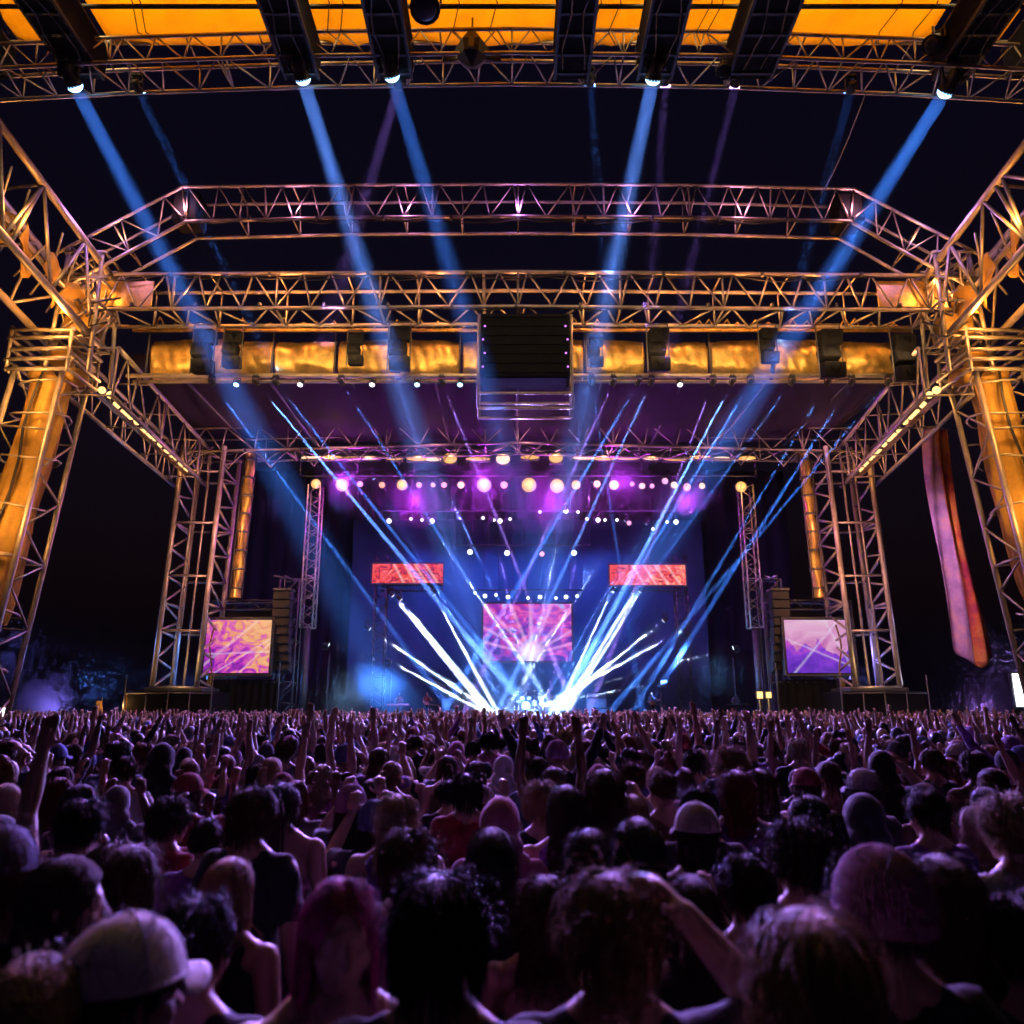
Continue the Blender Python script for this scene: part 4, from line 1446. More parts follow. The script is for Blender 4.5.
def person(x, y, ztop, label, kind='m_down', hair='short', hairc='dark', shirtc='black', turn=0.0, skin=0, head=None, headc=(.3, .3, .3), group=None, base=0.0, lean=0.0):
    k = (ztop - base) / 1.745
    p = bpy.data.objects.new('person', BODY[kind])
    COL.objects.link(p)
    p.location = (x, y, base)
    p.scale = (k, k, k)
    p.rotation_euler = (lean, 0, turn)
    p.color = (*SKINS[skin % 5], 1)
    tag(p, label, 'person', group)
    if hair: put((FINE if y < 6.0 else HAIR)[hair], 'hair', p, HAIRC[hairc])
    put(SHIRT[kind], 'shirt', p, SHIRTC[shirtc])
    put(TROUSER['sit' if kind == 'drummer' else 'f' if kind[0] == 'f' else 'm'], 'trousers', p, [(.02, .02, .025), (.05, .07, .13), (.03, .03, .03), (.09, .08, .07)][int(abs(x * 7 + y * 3)) % 4])
    if head: put(HEADWEAR[head], head.replace(' ', '_'), p, headc)
    return p


placed = []
GC = 'audience standing in front of the stage'


def fore(px, py, Y, label, **kw):
    q = at(px, py, Y)
    placed.append((q.x, q.y))
    return person(q.x, q.y, q.z + .012, label, group=GC, **kw)


fore(38, 964, 1.55, 'person with cropped fair hair at the very front left corner', kind='m_down', hair='cropped', hairc='blond', shirtc='grey', turn=.1)
fore(134, 934, 1.68, 'person in a pale cap tilted sideways, near the front left corner', kind='m_jacket', hair='short', hairc='dark', shirtc='violet', turn=-.7, head='cap', headc=(.80, .78, .80))
fore(72, 862, 2.35, 'long haired woman turned to the right in profile, left of the pale cap', kind='f_down', hair='long straight', hairc='dark', shirtc='denim', turn=-1.15)
fore(132, 850, 2.7, 'woman with long dark hair behind the pale cap', kind='f_down', hair='long wavy', hairc='brown', shirtc='black', turn=-.3, skin=1)
fore(4, 838, 2.5, 'reddish haired person in a cap cut off by the left edge', kind='m_down', hair='swept', hairc='reddish', shirtc='dark', turn=.3, head='cap', headc=(.12, .12, .2))
fore(84, 805, 3.6, 'dark haired man with a long bare arm stretched straight up at far left', kind='m_reach', hair='short', hairc='black', shirtc='black', turn=.15)
fore(208, 822, 4.1, 'man with bald looking cropped head in front of the woman with strapless top', kind='m_down', hair='cropped', hairc='dark', shirtc='violet', skin=0)
fore(232, 862, 3.0, 'fair haired woman with very long straight hair, below the bald looking man', kind='f_down', hair='long straight', hairc='fair', shirtc='black', turn=-.35)
fore(285, 786, 4.5, 'ponytailed woman in pale strapless top with bare back', kind='f_bare', hair='ponytailed', hairc='dark', shirtc='pink', skin=4)
fore(341, 886, 2.0, 'woman with magenta lit hair turned round, her face towards the back of the crowd', kind='f_down', hair='long straight', hairc='magenta', shirtc='pink', turn=-2.7, skin=0)  # the pink light on her hair is put into its colour
fore(441, 881, 1.76, 'man with thick dark swept hair, seen from behind front and centre left', kind='m_down', hair='swept', hairc='black', shirtc='black', turn=-.06)
fore(547, 880, 2.75, 'bare shouldered woman with dark bob just left of the short haired blond man', kind='f_bare', hair='bob', hairc='brown', shirtc='black', turn=-.15)
fore(611, 879, 1.82, 'short haired blond man with one hand raised to his head, front centre', kind='m_head', hair='swept', hairc='fair', shirtc='dark', turn=.03, skin=0)
fore(590, 833, 3.35, 'person with smooth dark hair, close left of a taller dark haired woman', kind='f_down', hair='bob', hairc='dark', shirtc='violet')
fore(637, 822, 2.95, 'tall dark haired woman behind the blond man with raised hand', kind='f_down', hair='long straight', hairc='black', shirtc='black', turn=.12, skin=1)
fore(492, 832, 3.05, 'person with long straight black hair, right behind the swept haired man', kind='f_down', hair='long straight', hairc='black', shirtc='dark')
fore(410, 838, 3.05, 'man with tousled brown hair left of the long black hair', kind='m_down', hair='tousled', hairc='brown', shirtc='grey', turn=-.3)
fore(795, 828, 2.95, 'man with tousled dark hair, pink rim on his left, behind the long blond hair', kind='m_jacket', hair='tousled', hairc='dark', shirtc='dark', turn=.25)
fore(876, 863, 1.95, 'person in a rounded plum knit hat, front right', kind='m_down', hair='short', hairc='dark', shirtc='black', head='knit hat', headc=(.30, .14, .24), turn=.1)
fore(937, 861, 2.3, 'dark haired person right beside the plum knit hat', kind='f_down', hair='bob', hairc='brown', shirtc='black', turn=.2)
fore(806, 918, 1.42, 'woman with wide wavy blond hair, closest of all at the front right', kind='f_down', hair='long wavy', hairc='fair', shirtc='black', turn=.05, skin=4)
fore(1006, 802, 3.3, 'person with spiky pale hair cut off by the right edge', kind='m_down', hair='tousled', hairc='blond', shirtc='white', turn=.3)
fore(700, 905, 3.0, 'person in red sleeves with hands held up, right of the blond man', kind='f_phone', hair='tied', hairc='dark', shirtc='red', skin=0)
fore(1012, 905, 2.2, 'tall dark person at the right edge in front of the spiky hair', kind='m_down', hair='short', hairc='black', shirtc='black', turn=.1)
fore(398, 797, 4.1, 'person with pale blond bob in the middle left of the crowd', kind='f_down', hair='bob', hairc='blond', shirtc='violet')
fore(500, 804, 4.0, 'person in a mauve hood, in front of the crowd centre', kind='m_jacket', hair=None, shirtc='pink', head='hood', headc=SHIRTC['pink'])
fore(735, 773, 4.8, 'person with magenta lit bob right of the crowd centre', kind='f_down', hair='bob', hairc='reddish', shirtc='violet')
fore(566, 788, 4.2, 'person with straight dark hair and long neck in the crowd centre', kind='f_down', hair='long straight', hairc='dark', shirtc='violet')
fore(604, 772, 4.3, 'tall person with grey streaked long hair in the crowd centre', kind='m_down', hair='long wavy', hairc='brown', shirtc='dark')
fore(698, 790, 4.2, 'person with short black hair right of the grey streaked hair', kind='m_down', hair='short', hairc='black', shirtc='dark')
fore(925, 795, 4.3, 'dark haired man left of the spiky pale hair', kind='m_down', hair='short', hairc='dark', shirtc='violet', turn=.2)
fore(860, 800, 4.2, 'person in a dark hooded top right of the crowd centre', kind='m_jacket', hair=None, shirtc='dark', head='hood', headc=SHIRTC['dark'])
fore(690, 880, 2.6, 'long haired dark woman standing between blond man and tousled dark man', kind='f_down', hair='long straight', hairc='dark', shirtc='dark', turn=.1)
fore(200, 905, 2.15, 'dark haired man low in front of the very long fair hair', kind='m_down', hair='short', hairc='black', shirtc='black', turn=-.2)
fore(745, 860, 2.75, 'broad dark haired man in black between the two tousled heads', kind='m_down', hair='short', hairc='dark', shirtc='black')

# ------------------------------------------------------------------ everyone else
LAND = [(0, 62, 'left front leg'), (62, 155, 'dark gap left of the left tower'), (155, 225, 'left rear tower'), (225, 300, 'left side screen'), (300, 368, 'left lattice mast'), (368, 446, 'left banner screen'), (446, 484, 'gap left of the centre screen'),
        (484, 572, 'big centre screen'), (572, 610, 'gap right of the centre screen'), (610, 688, 'right banner screen'), (688, 772, 'right lattice mast'), (772, 838, 'right side screen'), (838, 905, 'right rear tower'), (905, 985, 'violet and orange banner'), (985, 1025, 'right edge flood panel')]


def land(px):
    for a, b, n in LAND:
        if a <= px < b: return n
    return LAND[0][2] if px < 0 else LAND[-1][2]


rc = random.Random(23)
auto = []
spots_ = []
Y = 3.2
while Y < 50.0:
    half = .66 * Y + .8
    sp = .56 if Y < 20 else .60
    x = -half + rc.uniform(0, sp)
    while x < half:
        spots_.append((x + rc.uniform(-.14, .14), Y + rc.uniform(-.22, .22)))
        x += sp * rc.uniform(.85, 1.25)
    Y += .66 if Y < 14 else .74
kinds_calm = ['m_down', 'f_down', 'm_jacket', 'f_bare', 'm_down', 'f_down', 'f_phone']
kinds_wild = ['m_up', 'f_up', 'm_right', 'f_left', 'm_vee', 'f_vee', 'm_head', 'm_left']
hair_m = ['short', 'tousled', 'swept', 'cropped', 'short']
hair_f = ['bob', 'long straight', 'long wavy', 'tied', 'ponytailed', 'long straight']
INDIV = 265
far = []
n_i = 0
rows = {}
for x, y in spots_:
    if any((x - a) ** 2 + (y - b) ** 2 < (.40 if y < 4.5 else .36) ** 2 for a, b in placed): continue
    if abs(x) > .62 * y + .5: continue
    if y < 3.6 and rc.random() < .5: continue
    # keep sight lines to the people placed by hand
    wild = rc.random() < (.0 if y < 6 else .26 if y < 12 else .52)
    kd = rc.choice(kinds_wild if wild else kinds_calm)
    fem = kd[0] == 'f'
    ztop = rc.gauss(1.66, .06) if fem else rc.gauss(1.75, .06)
    ztop = min(1.86, max(1.54, ztop))
    hs = rc.choice(hair_f if fem else hair_m)
    hcol = rc.choice(['black', 'dark', 'dark', 'brown', 'brown', 'fair', 'blond', 'reddish'])
    sc_ = rc.choice(['black', 'black', 'dark', 'dark', 'grey', 'white', 'red', 'blue', 'violet', 'pink', 'denim', 'brown'])
    hw = rc.choice([None] * 9 + ['cap', 'knit hat', 'hood'])
    turn = rc.gauss(0, .22) - .35 * x / max(4, y) * -1.0
    rec = dict(x=x, y=y, ztop=ztop, kind=kd, hair=hs, hairc=hcol, shirtc=sc_, head=hw, turn=turn, skin=rc.randrange(5))
    if n_i < INDIV:
        auto.append(rec)
        n_i += 1
        if rc.random() < .5: placed.append((x, y))
    else: far.append(rec)
used_l = {}
for r in auto:
    px = proj((r['x'], r['y'], r['ztop']))[0]
    zone = 'near' if r['y'] < 5.2 else 'middle' if r['y'] < 8.5 else 'far'
    who = f"{r['head']} and {r['shirtc']} top" if r['head'] else f"{r['hair']} {r['hairc']} hair and {r['shirtc']} top"
    r['px'] = px
    r['lab'] = f"person, {who}, {ARMTXT[r['kind']]}, {zone} crowd below the {land(px)}"
    used_l.setdefault(r['lab'], []).append(r)
for lb, rs in used_l.items():
    if len(rs) > 1:
        rs.sort(key=lambda r: r['px'])
        for i, r in enumerate(rs): r['lab'] = lb.replace('person,', f"{'leftmost' if i == 0 else 'rightmost' if i == len(rs) - 1 else 'middle'} person,")
for r in auto:
    lb = r['lab'].split()
    if len(lb) > 16: r['lab'] = r['lab'].replace(' crowd', '').replace('the ', '')
    if len(r['lab'].split()) > 16: r['lab'] = r['lab'].replace(' and ', ', ').replace(' hair', '')
    if len(r['lab'].split()) > 16: r['lab'] = r['lab'].replace('person, ', '').replace(' below', ',')
    person(r['x'], r['y'], r['ztop'], r['lab'], r['kind'], None if r['head'] == 'hood' else r['hair'], r['hairc'], r['shirtc'], r['turn'], r['skin'], r['head'], SHIRTC[r['shirtc']] if r['head'] == 'hood' else rc.choice([(.05, .05, .07), (.4, .38, .4), (.25, .05, .06), (.08, .1, .25), (.3, .15, .28)]), GC)

# ------------------------------------------------------------------ the far crowd, one mass
FARC = [('skin', SKINS[0]), ('skin2', SKINS[2])] + [('hair_' + k, HAIRC[k]) for k in ('black', 'brown', 'blond', 'reddish')] + [('shirt_' + k, SHIRTC[k]) for k in ('black', 'dark', 'grey', 'white', 'red', 'blue', 'violet', 'pink')]
farmats = [worn(mat('crowd_' + n, c, .7 if n[:2] != 'ha' else .45, spec=.3), 5, .75, 1.15) for n, c in FARC]
fidx = {n: i for i, (n, c) in enumerate(FARC)}


def low(kind, hair):
    """coarse figure for far away: fused body, hair and top; the faces know their part"""
    fem, pr, pl, top_ = KINDS[kind]
    out = []
    for nm, mb_, vox, tgt in (('skin', body_shapes(fem, pr, pl), .018, 260), ('shirt', shirt_shapes(fem, pr, pl, top_), .024, 110)):
        me_ = remesh(mb_, vox, 0, None)
        r_ = min(1, tgt * 1.25 / max(1, len(me_.polygons)))
        bpy.data.meshes.remove(me_)
        me_ = remesh(mb_, vox, 0, r_)
        out.append((nm, me_))
    hb = MB()
    hb.ell(HC + V((0, -.01, .012)), (.092, .108, .102), 10, 7)
    if hair == 'long': hb.ell(HC + V((0, -.065, -.15)), (.10, .055, .20), 8, 6)
    elif hair == 'bob': hb.ell(HC + V((0, -.03, -.07)), (.105, .09, .10), 8, 6)
    out.append(('hair', hb))
    vs, fs, pt = [], [], []
    for nm, me_ in out:
        b = len(vs)
        if isinstance(me_, MB):
            vv, ff = me_.v, me_.f
        else:
            vv = [tuple(v.co) for v in me_.vertices]
            ff = [tuple(p.vertices) for p in me_.polygons]
        vs += [tuple(v) for v in vv]
        for f in ff:
            if nm != 'hair' and max(vv[i][2] for i in f) < .85: continue
            for q in range(1, len(f) - 1):
                fs.append((b + f[0], b + f[q], b + f[q + 1]))
                pt.append({'skin': 0, 'hair': 1, 'shirt': 2}[nm])
    return np.array(vs), np.array(fs), np.array(pt)


LOW = {}
for k in KINDS:
    for h in (('long', 'bob') if k[0] == 'f' else ('short',)):
        LOW[(k, h)] = low(k, h)
VV, FF, MM = [], [], []
base = 0
for r in far:
    h = 'short' if r['kind'][0] == 'm' else 'long' if 'long' in r['hair'] or 'pony' in r['hair'] else 'bob'
    v, f, p = LOW[(r['kind'], h)]
    k = r['ztop'] / 1.745
    c_, s_ = math.cos(r['turn']), math.sin(r['turn'])
    Rm = np.array([[c_, -s_, 0], [s_, c_, 0], [0, 0, 1]]) * k
    VV.append(v @ Rm.T + np.array([r['x'], r['y'], 0]))
    FF.append(f + base)
    base += len(v)
    hc_ = {'dark': 'black', 'fair': 'blond'}.get(r['hairc'], r['hairc'])
    sc2 = {'denim': 'blue', 'brown': 'dark'}.get(r['shirtc'], r['shirtc'])
    lut = np.array([0 if r['skin'] in (0, 1, 4) else 1, fidx['hair_' + hc_] if r['head'] is None else fidx['shirt_' + sc2], fidx['shirt_' + sc2]])
    MM.append(lut[p])
VV = np.concatenate(VV); FF = np.concatenate(FF); MM = np.concatenate(MM)
me = bpy.data.meshes.new('crowd')
me.vertices.add(len(VV)); me.vertices.foreach_set('co', VV.astype(np.float32).ravel())
me.loops.add(len(FF) * 3); me.loops.foreach_set('vertex_index', FF.astype(np.int32).ravel())
me.polygons.add(len(FF)); me.polygons.foreach_set('loop_start', np.arange(0, len(FF) * 3, 3, dtype=np.int32))
for m_ in farmats: me.materials.append(m_)
me.polygons.foreach_set('material_index', MM.astype(np.int32))
me.polygons.foreach_set('use_smooth', np.ones(len(FF), bool))
me.update(); me.validate()
o = bpy.data.objects.new('crowd', me)
COL.objects.link(o)
o['kind'] = 'stuff'
print('CROWD indiv', len(auto), 'far', len(far), 'faces', len(FF))

# ------------------------------------------------------------------ the band
def on_stage(px, Y): return at(px, 700, Y).x


riser = thing('drum_riser', 'low dark riser under the drum kit in the stage centre', 'riser', (on_stage(526, 60), 60.4, DZ))
MB().box((on_stage(526, 60), 60.4, DZ + .305), (5.0, 3.2, .6), bev=.03).build('platform', M['deck'], riser)
MB().box((on_stage(526, 60), 58.78, DZ + .30), (4.8, .04, .1)).build('edge_strip', M['l_blue'], riser)
RZ = DZ + .61
dx = on_stage(526, 60)
kit = thing('drum_kit', 'pale drum kit with cymbals on the riser under the big screen', 'drum kit', (dx, 60, RZ))
RX90 = Matrix.Rotation(math.pi / 2, 3, 'X')
def drum(c, r, h, Mx, nm):
    d_ = MB().lathe([(r, -h / 2), (r, h / 2)], c, Mx, 20).build(nm, M['drum'], kit, smooth=False)
    z = Mx @ V((0, 0, 1))
    MB().lathe([(r * .97, 0), (r * .6, .008), (.01, .01)], V(c) + z * (h / 2 + .002), Mx, 20).build('head', M['skin_drum'], d_)
    hp = MB()
    for q in (-1, 1):
        hp.path([V(c) + z * (q * h / 2) + Mx @ V((r * 1.02 * math.cos(a), r * 1.02 * math.sin(a), 0)) for a in [k * math.pi / 10 for k in range(21)]], .016, 5)
    hp.build('hoop', M['chrome'], d_, smooth=True)
drum((dx, 59.6, RZ + .31), .30, .42, RX90, 'bass_drum')
drum((dx - .28, 59.7, RZ + .80), .16, .24, Matrix.Rotation(-.3, 3, 'X'), 'tom')
drum((dx + .22, 59.7, RZ + .80), .16, .24, Matrix.Rotation(-.3, 3, 'X'), 'tom')
drum((dx + .62, 60.05, RZ + .48), .21, .40, Matrix.Identity(3), 'floor_tom')
drum((dx - .52, 60.1, RZ + .62), .18, .15, Matrix.Identity(3), 'snare')
for k, (qx, qz, qr) in enumerate(((-.85, 1.05, .24), (-.55, 1.3, .26), (.62, 1.35, .26), (.95, 1.15, .27))):
    cm = MB().lathe([(qr, 0), (qr * .5, .02), (.05, .03), (.03, .06)], (dx + qx, 59.85, RZ + qz), Matrix.Rotation(.25 if k % 2 else -.2, 3, 'Y'), 20).build('cymbal', M['gold_cloth'], kit, smooth=True)
    MB().tube((dx + qx, 59.86, RZ), (dx + qx, 59.86, RZ + qz), .018, 6).build('stand', M['chrome'], cm)
MB().lathe([(.17, 0), (.17, .08)], (dx, 60.75, RZ + .44), None, 14).tube((dx, 60.75, RZ), (dx, 60.75, RZ + .45), .03).build('stool', M['black'], kit)
person(dx, 60.72, RZ - .42 + 1.745, 'drummer in black sitting behind the drum kit', 'drummer', 'tousled', 'dark', 'black', math.pi, 1, base=RZ - .42)
sx_ = on_stage(541, 57.6)
person(sx_, 57.6, DZ + 1.8, 'singer in white top with left arm thrown high, stage centre', 'singer', 'swept', 'dark', 'white', math.pi + .1, 0, base=DZ)
mc = thing('microphone_stand', 'thin microphone stand in front of the singer', 'microphone stand', (sx_ - .05, 57.2, DZ))
MB().tube((sx_ - .05, 57.2, DZ + .02), (sx_ - .05, 57.2, DZ + 1.5), .014, 6).lathe([(.15, 0), (.14, .03), (.02, .05)], (sx_ - .05, 57.2, DZ + .001)).build('stand', M['black'], mc)
MB().tube((sx_ - .05, 57.2, DZ + 1.5), (sx_ - .05, 57.32, DZ + 1.58), .022, 8).ell((sx_ - .05, 57.33, DZ + 1.59), (.032, .032, .032)).build('microphone', M['steel'], mc)


def guitar(x, y, z, turn, bodyc, label):
    t = thing('electric_guitar', label, 'guitar', (x, y, z))
    R = Matrix.Rotation(turn, 3, 'Z') @ Matrix.Rotation(.22, 3, 'Y')
    P0 = V((x, y, z))
    b = MB()
    n = 24
    out = []
    for k in range(n):
        a = 2 * math.pi * k / n
        rr_ = .17 + .035 * math.cos(2 * a) - .02 * math.cos(a) + (.05 if abs(a - .7) < .3 or abs(a - 5.58) < .3 else 0)
        out.append((rr_ * math.cos(a), rr_ * .8 * math.sin(a)))
    vs = [P0 + R @ V((u, -.025, v)) for u, v in out] + [P0 + R @ V((u, .025, v)) for u, v in out]
    b.add(vs, [tuple(range(n)), tuple(range(2 * n - 1, n - 1, -1))] + [(k, k + n, (k + 1) % n + n, (k + 1) % n) for k in range(n)])
    b.build('body', bodyc, t)
    nk = MB().box(P0 + R @ V((.47, -.015, 0)), (.62, .025, .05), R)
    nk.box(P0 + R @ V((.85, -.01, .01)), (.16, .02, .085), R)
    nk.build('neck', M['wood'], t)
    MB().path([P0 + R @ V((-.15, 0, .1)), P0 + R @ V((-.1, .22, .42)), P0 + R @ V((.15, .2, .48)), P0 + R @ V((.25, .0, .14))], .02, 5).build('strap', M['black'], t)


for px, nm, hc_, sc_, mm, w in ((427, 'left', 'brown', 'red', M['red'], 'guitarist in red top playing on the stage left of the drum riser'), (652, 'right', 'fair', 'denim', M['wood'], 'guitarist in blue top playing on the stage right of the drum riser')):
    gx_ = on_stage(px, 56.5)
    person(gx_, 56.5, DZ + 1.78, w, 'guitarist', 'long wavy' if nm == 'left' else 'tousled', hc_, sc_, math.pi, 0, base=DZ)
    guitar(gx_, 56.24, DZ + 1.06, 0, mm, f'{"red" if nm == "left" else "wooden"} electric guitar held by the guitarist {nm} of the riser')
for px, n_, lab2 in ((452, 3, 'left'), (596, 3, 'right')):
    ax2 = on_stage(px, 61)
    t = thing('amplifier_stack', f'black amplifier stack on the stage {lab2} of the drum riser', 'amplifier', (ax2, 61, DZ), 'amplifier stacks on the stage')
    for k in range(n_):
        z = DZ + .36 + .73 * k
        c1_ = MB().box((ax2, 61, z), (1.5, .7, .70 if k < 2 else .34), bev=.03).build('cabinet', M['black'], t) if k < 2 else MB().box((ax2, 61, z - .18), (1.4, .6, .34), bev=.03).build('amplifier_head', M['black'], t)
        if k < 2:
            gq = MB().box((ax2, 60.64, z), (1.36, .02, .58))
            gq.build('grille', M['steel'], c1_)
for px, lab2, s in ((398, 'left', -1), (738, 'right', 1)):
    kx = on_stage(px, 55.5)
    t = thing('keyboard', f'{"red fronted" if s < 0 else "low dark"} keyboard on an X stand at the {lab2} side of the stage', 'keyboard', (kx, 55.5, DZ), 'keyboards on the stage')
    MB().box((kx, 55.5, DZ + .95), (1.5, .42, .12), bev=.02).build('case', M['red'] if s < 0 else M['black'], t)
    MB().box((kx, 55.62, DZ + 1.015), (1.36, .16, .02)).build('key_bed', M['skin_drum'], t)
    st_ = MB()
    for y in (55.36, 55.64):
        st_.tube((kx - .45, y, DZ + .02), (kx + .45, y, DZ + .89), .025, 6).tube((kx + .45, y, DZ + .02), (kx - .45, y, DZ + .89), .025, 6)
    st_.build('stand', M['black'], t)
kx = on_stage(398, 55.5)
person(kx, 56.1, DZ + 1.76, 'keyboard player in red top at the left end of the stage', 'keyboardist', 'short', 'dark', 'red', math.pi, 2, base=DZ)
kx = on_stage(738, 55.5)
person(kx, 56.1, DZ + 1.74, 'keyboard player in grey top at the right end of the stage', 'keyboardist', 'bob', 'dark', 'grey', math.pi, 0, base=DZ)
# ================================================================== lamps, beams
BLUE = (.06, .24, 1.0)
BLUE2 = (.12, .30, 1.0)
ICE = (.62, .80, 1.0)
VIO = (.40, .22, 1.0)
G1 = 'moving heads on the overhead front truss'
top = [((75, 86), (395, 700), 52, 1.25, 7.0e6, BLUE), ((303, 79), (498, 700), 57, 1.15, 7.5e6, BLUE2), ((392, 76), (580, 700), 57, .95, 4.0e6, BLUE),
       ((653, 79), (522, 700), 57, 1.0, 7.0e6, BLUE2), ((945, 92), (562, 700), 57, 1.35, 8.0e6, BLUE)]
TOPK = .95e-4
for i, (a, b, Yb, half, P, col) in enumerate(top):
    p, q = at(*a, YA - .2), at(*b, Yb)
    t, h, e = moving_head(p, q, f'lit blue moving head lamp at the end of a black girder, {nth(i, 5)}', G1, 'l_blue', 1.15, True, .2, dome=.17)
    light('AREA', e, q - e, P * TOPK, col, t, shape='DISK', size=.42, spread=math.radians(6.2))['air'] = 1
    if i: spot(e, q - e, P * .5, .55, col, t, .6)
faint = [((140, 92), (300, 420), 40, .9, 1.0e6, BLUE), ((398, 88), (318, 360), 38, 2.0, .9e6, VIO), ((590, 84), (612, 330), 40, 1.6, .6e6, BLUE),
         ((665, 84), (645, 380), 40, 1.5, .6e6, VIO), ((735, 86), (640, 470), 45, 1.3, .8e6, VIO), ((850, 92), (760, 420), 45, 1.2, .6e6, BLUE)]
for i, (a, b, Yb, half, P, col) in enumerate(faint):
    p, q = at(*a, YA + .5), at(*b, Yb)
    t, h, e = moving_head(p, q, f'dim moving head with a faint beam on the overhead truss, {nth(i, len(faint))}', 'dim moving heads on the overhead truss', 'l_off', .7)
    light('AREA', e, q - e, 85 * P / 1e6, col, t, shape='DISK', size=.3, spread=math.radians(half * 2.5))['air'] = 1
G2 = 'small moving heads under the gold band'
band = [(214, 443, .55, .9e6, BLUE), (236, 0, 0, 0, 0), (258, 520, .6, 2.6e6, BLUE2), (278, 525, .5, 1.3e6, BLUE), (300, 0, 0, 0, 0), (343, 545, .45, 1.0e6, BLUE), (372, 0, 0, 0, 0), (417, 0, 0, 0, 0), (443, 570, .5, .9e6, VIO),
        (460, 0, 0, 0, 0), (592, 640, .5, .4e6, BLUE), (612, 470, .5, .9e6, VIO), (637, 450, .6, 1.4e6, BLUE), (650, 503, .5, 1.5e6, BLUE2), (680, 0, 0, 0, 0), (712, 593, .45, .7e6, VIO), (731, 565, .65, 2.6e6, BLUE2), (749, 560, .55, 1.6e6, BLUE), (790, 560, .5, .8e6, BLUE),
        (826, 640, .5, .9e6, BLUE), (850, 652, .55, 1.1e6, BLUE), (886, 620, .5, 1.0e6, BLUE)]
for i, (x, tx, half, P, col) in enumerate(band):
    p = at(x, 385, YG - .2)
    q = at(tx, 700, 57) if P else p + V((0, -.6, -1))
    t, h, e = moving_head(p, q, f'small lamp with blue lens on the rail under the gold band, {nth(i, len(band))}', G2, 'l_blue' if P or i % 2 else 'l_white', .62, True, .2)
    if P: spot(e, q - e, P * 17, half, col, t, .5, .05)
G3 = 'round lamps of the main lamp row'
row2 = [(316, 484, 'a', 1), (342, 485, 'a', 1.3), (360, 484, 'p', .6), (382, 485, 'a', .65), (402, 485, 'a', 1.1), (419, 485, 'p', .6), (433, 485, 'p', .5), (444, 485, 'p', .6), (461, 485, 'w', .75), (484, 485, 'a', 1.45), (504, 485, 'p', .75), (529, 485, 'a', 1.5), (557, 486, 'a', 1.45), (576, 485, 'a', .95),
        (597, 484, 'w', .75), (614, 485, 'w', 1.0), (632, 484, 'p', .5), (642, 486, 'w', .65), (652, 486, 'p', .5), (665, 481, 'p', .65), (674, 485, 'w', .7), (687, 487, 'a', .8), (702, 486, 'w', .65), (741, 487, 'a', 1.1)]
nm = {'a': ('amber', 'l_amber', (1, .5, .14)), 'p': ('pink', 'l_pink', (1, .3, .6)), 'w': ('warm white', 'l_warm', (1, .6, .45))}
for i, (x, y, k, s) in enumerate(row2):
    p = at(x, y, 50.2)
    t, e = par_can(p, p + V((random.uniform(-.05, .05), -1, -.22)), f'{"big" if s > 1.2 else "small" if s < .7 else "round"} {nm[k][0]} lamp in the main lamp row, {nth(i, len(row2))}', G3, nm[k][1], 1.0, .33 * s, .55)
    if s > .9: light('POINT', e + V((0, -.35, 0)), None, 55 * s, nm[k][2], t, shadow_soft_size=.1)
G4 = 'flat amber lamps under the mauve truss'
row1 = [310, 330, 352, 368, 394, 418, 433, 450, 478, 503, 530, 556, 585, 604, 628, 652, 676, 700, 722, 748]
for i, x in enumerate(row1):
    p = at(x, 458 + random.uniform(-1, 1), 48.8)
    big = x in (450, 503, 556)
    t = thing('batten_lamp', f'{"round glowing" if big else "flat"} amber lamp close under the mauve truss, {nth(i, len(row1))}', 'stage light', p, G4)
    w = .45 if big else random.uniform(.5, .85)
    hz = .36 if big else .13
    hs = MB().box(p + V((0, .22, 0)), (w * 2, .3, hz * 2 + .1), bev=.04).build('housing', M['black'], t)
    MB().ell(p + V((0, .06, 0)), (w, .06, hz), 14, 8).build('lens', M['l_amber' if i % 3 else 'l_warm'], hs, smooth=True)
    if i % 2: light('POINT', p + V((0, -.5, -.1)), None, 26, (1, .5, .2), t, shadow_soft_size=.1)
G5 = 'tiny white lamps of the third bar'
row3 = [(389, 521), (411, 519), (422, 520), (432, 521), (483, 518), (494, 520), (500, 521), (510, 519), (540, 512), (566, 511), (578, 512), (587, 519), (598, 520), (605, 520), (617, 520), (629, 523), (653, 529), (667, 522), (676, 522)]
for i, (x, y) in enumerate(row3):
    p = at(x, y, 52.8)
    par_can(p, p + V((0, -1, -.3)), f'tiny white lamp on the third lighting bar, {nth(i, len(row3))}', G5, 'l_pink' if x == 629 else 'l_white', .7, .15 if i % 3 else .24, .5)
G6 = 'bluish lamps of the short bar'
for i, (x, y) in enumerate([(470, 552), (507, 553), (542, 554), (574, 553)]):
    p = at(x, y, 56.8)
    par_can(p, p + V((0, -1, -.3)), f'bluish white lamp on the short bar above the big screen, {nth(i, 4)}', G6, 'l_pink' if i == 2 else 'l_white', .9, .22, .5)
G7 = 'small lamps right above the big screen'
for i, (x, y) in enumerate([(475, 593), (485, 596), (496, 595), (508, 597), (528, 598), (540, 597), (556, 598), (566, 597), (577, 596)]):
    p = at(x, y, 60.6)
    par_can(p, p + V((0, -1, -.4)), f'small lamp on the bar touching the top of the big screen, {nth(i, 9)}', G7, 'l_white', .8, .15 + .06 * (i % 2), .45)
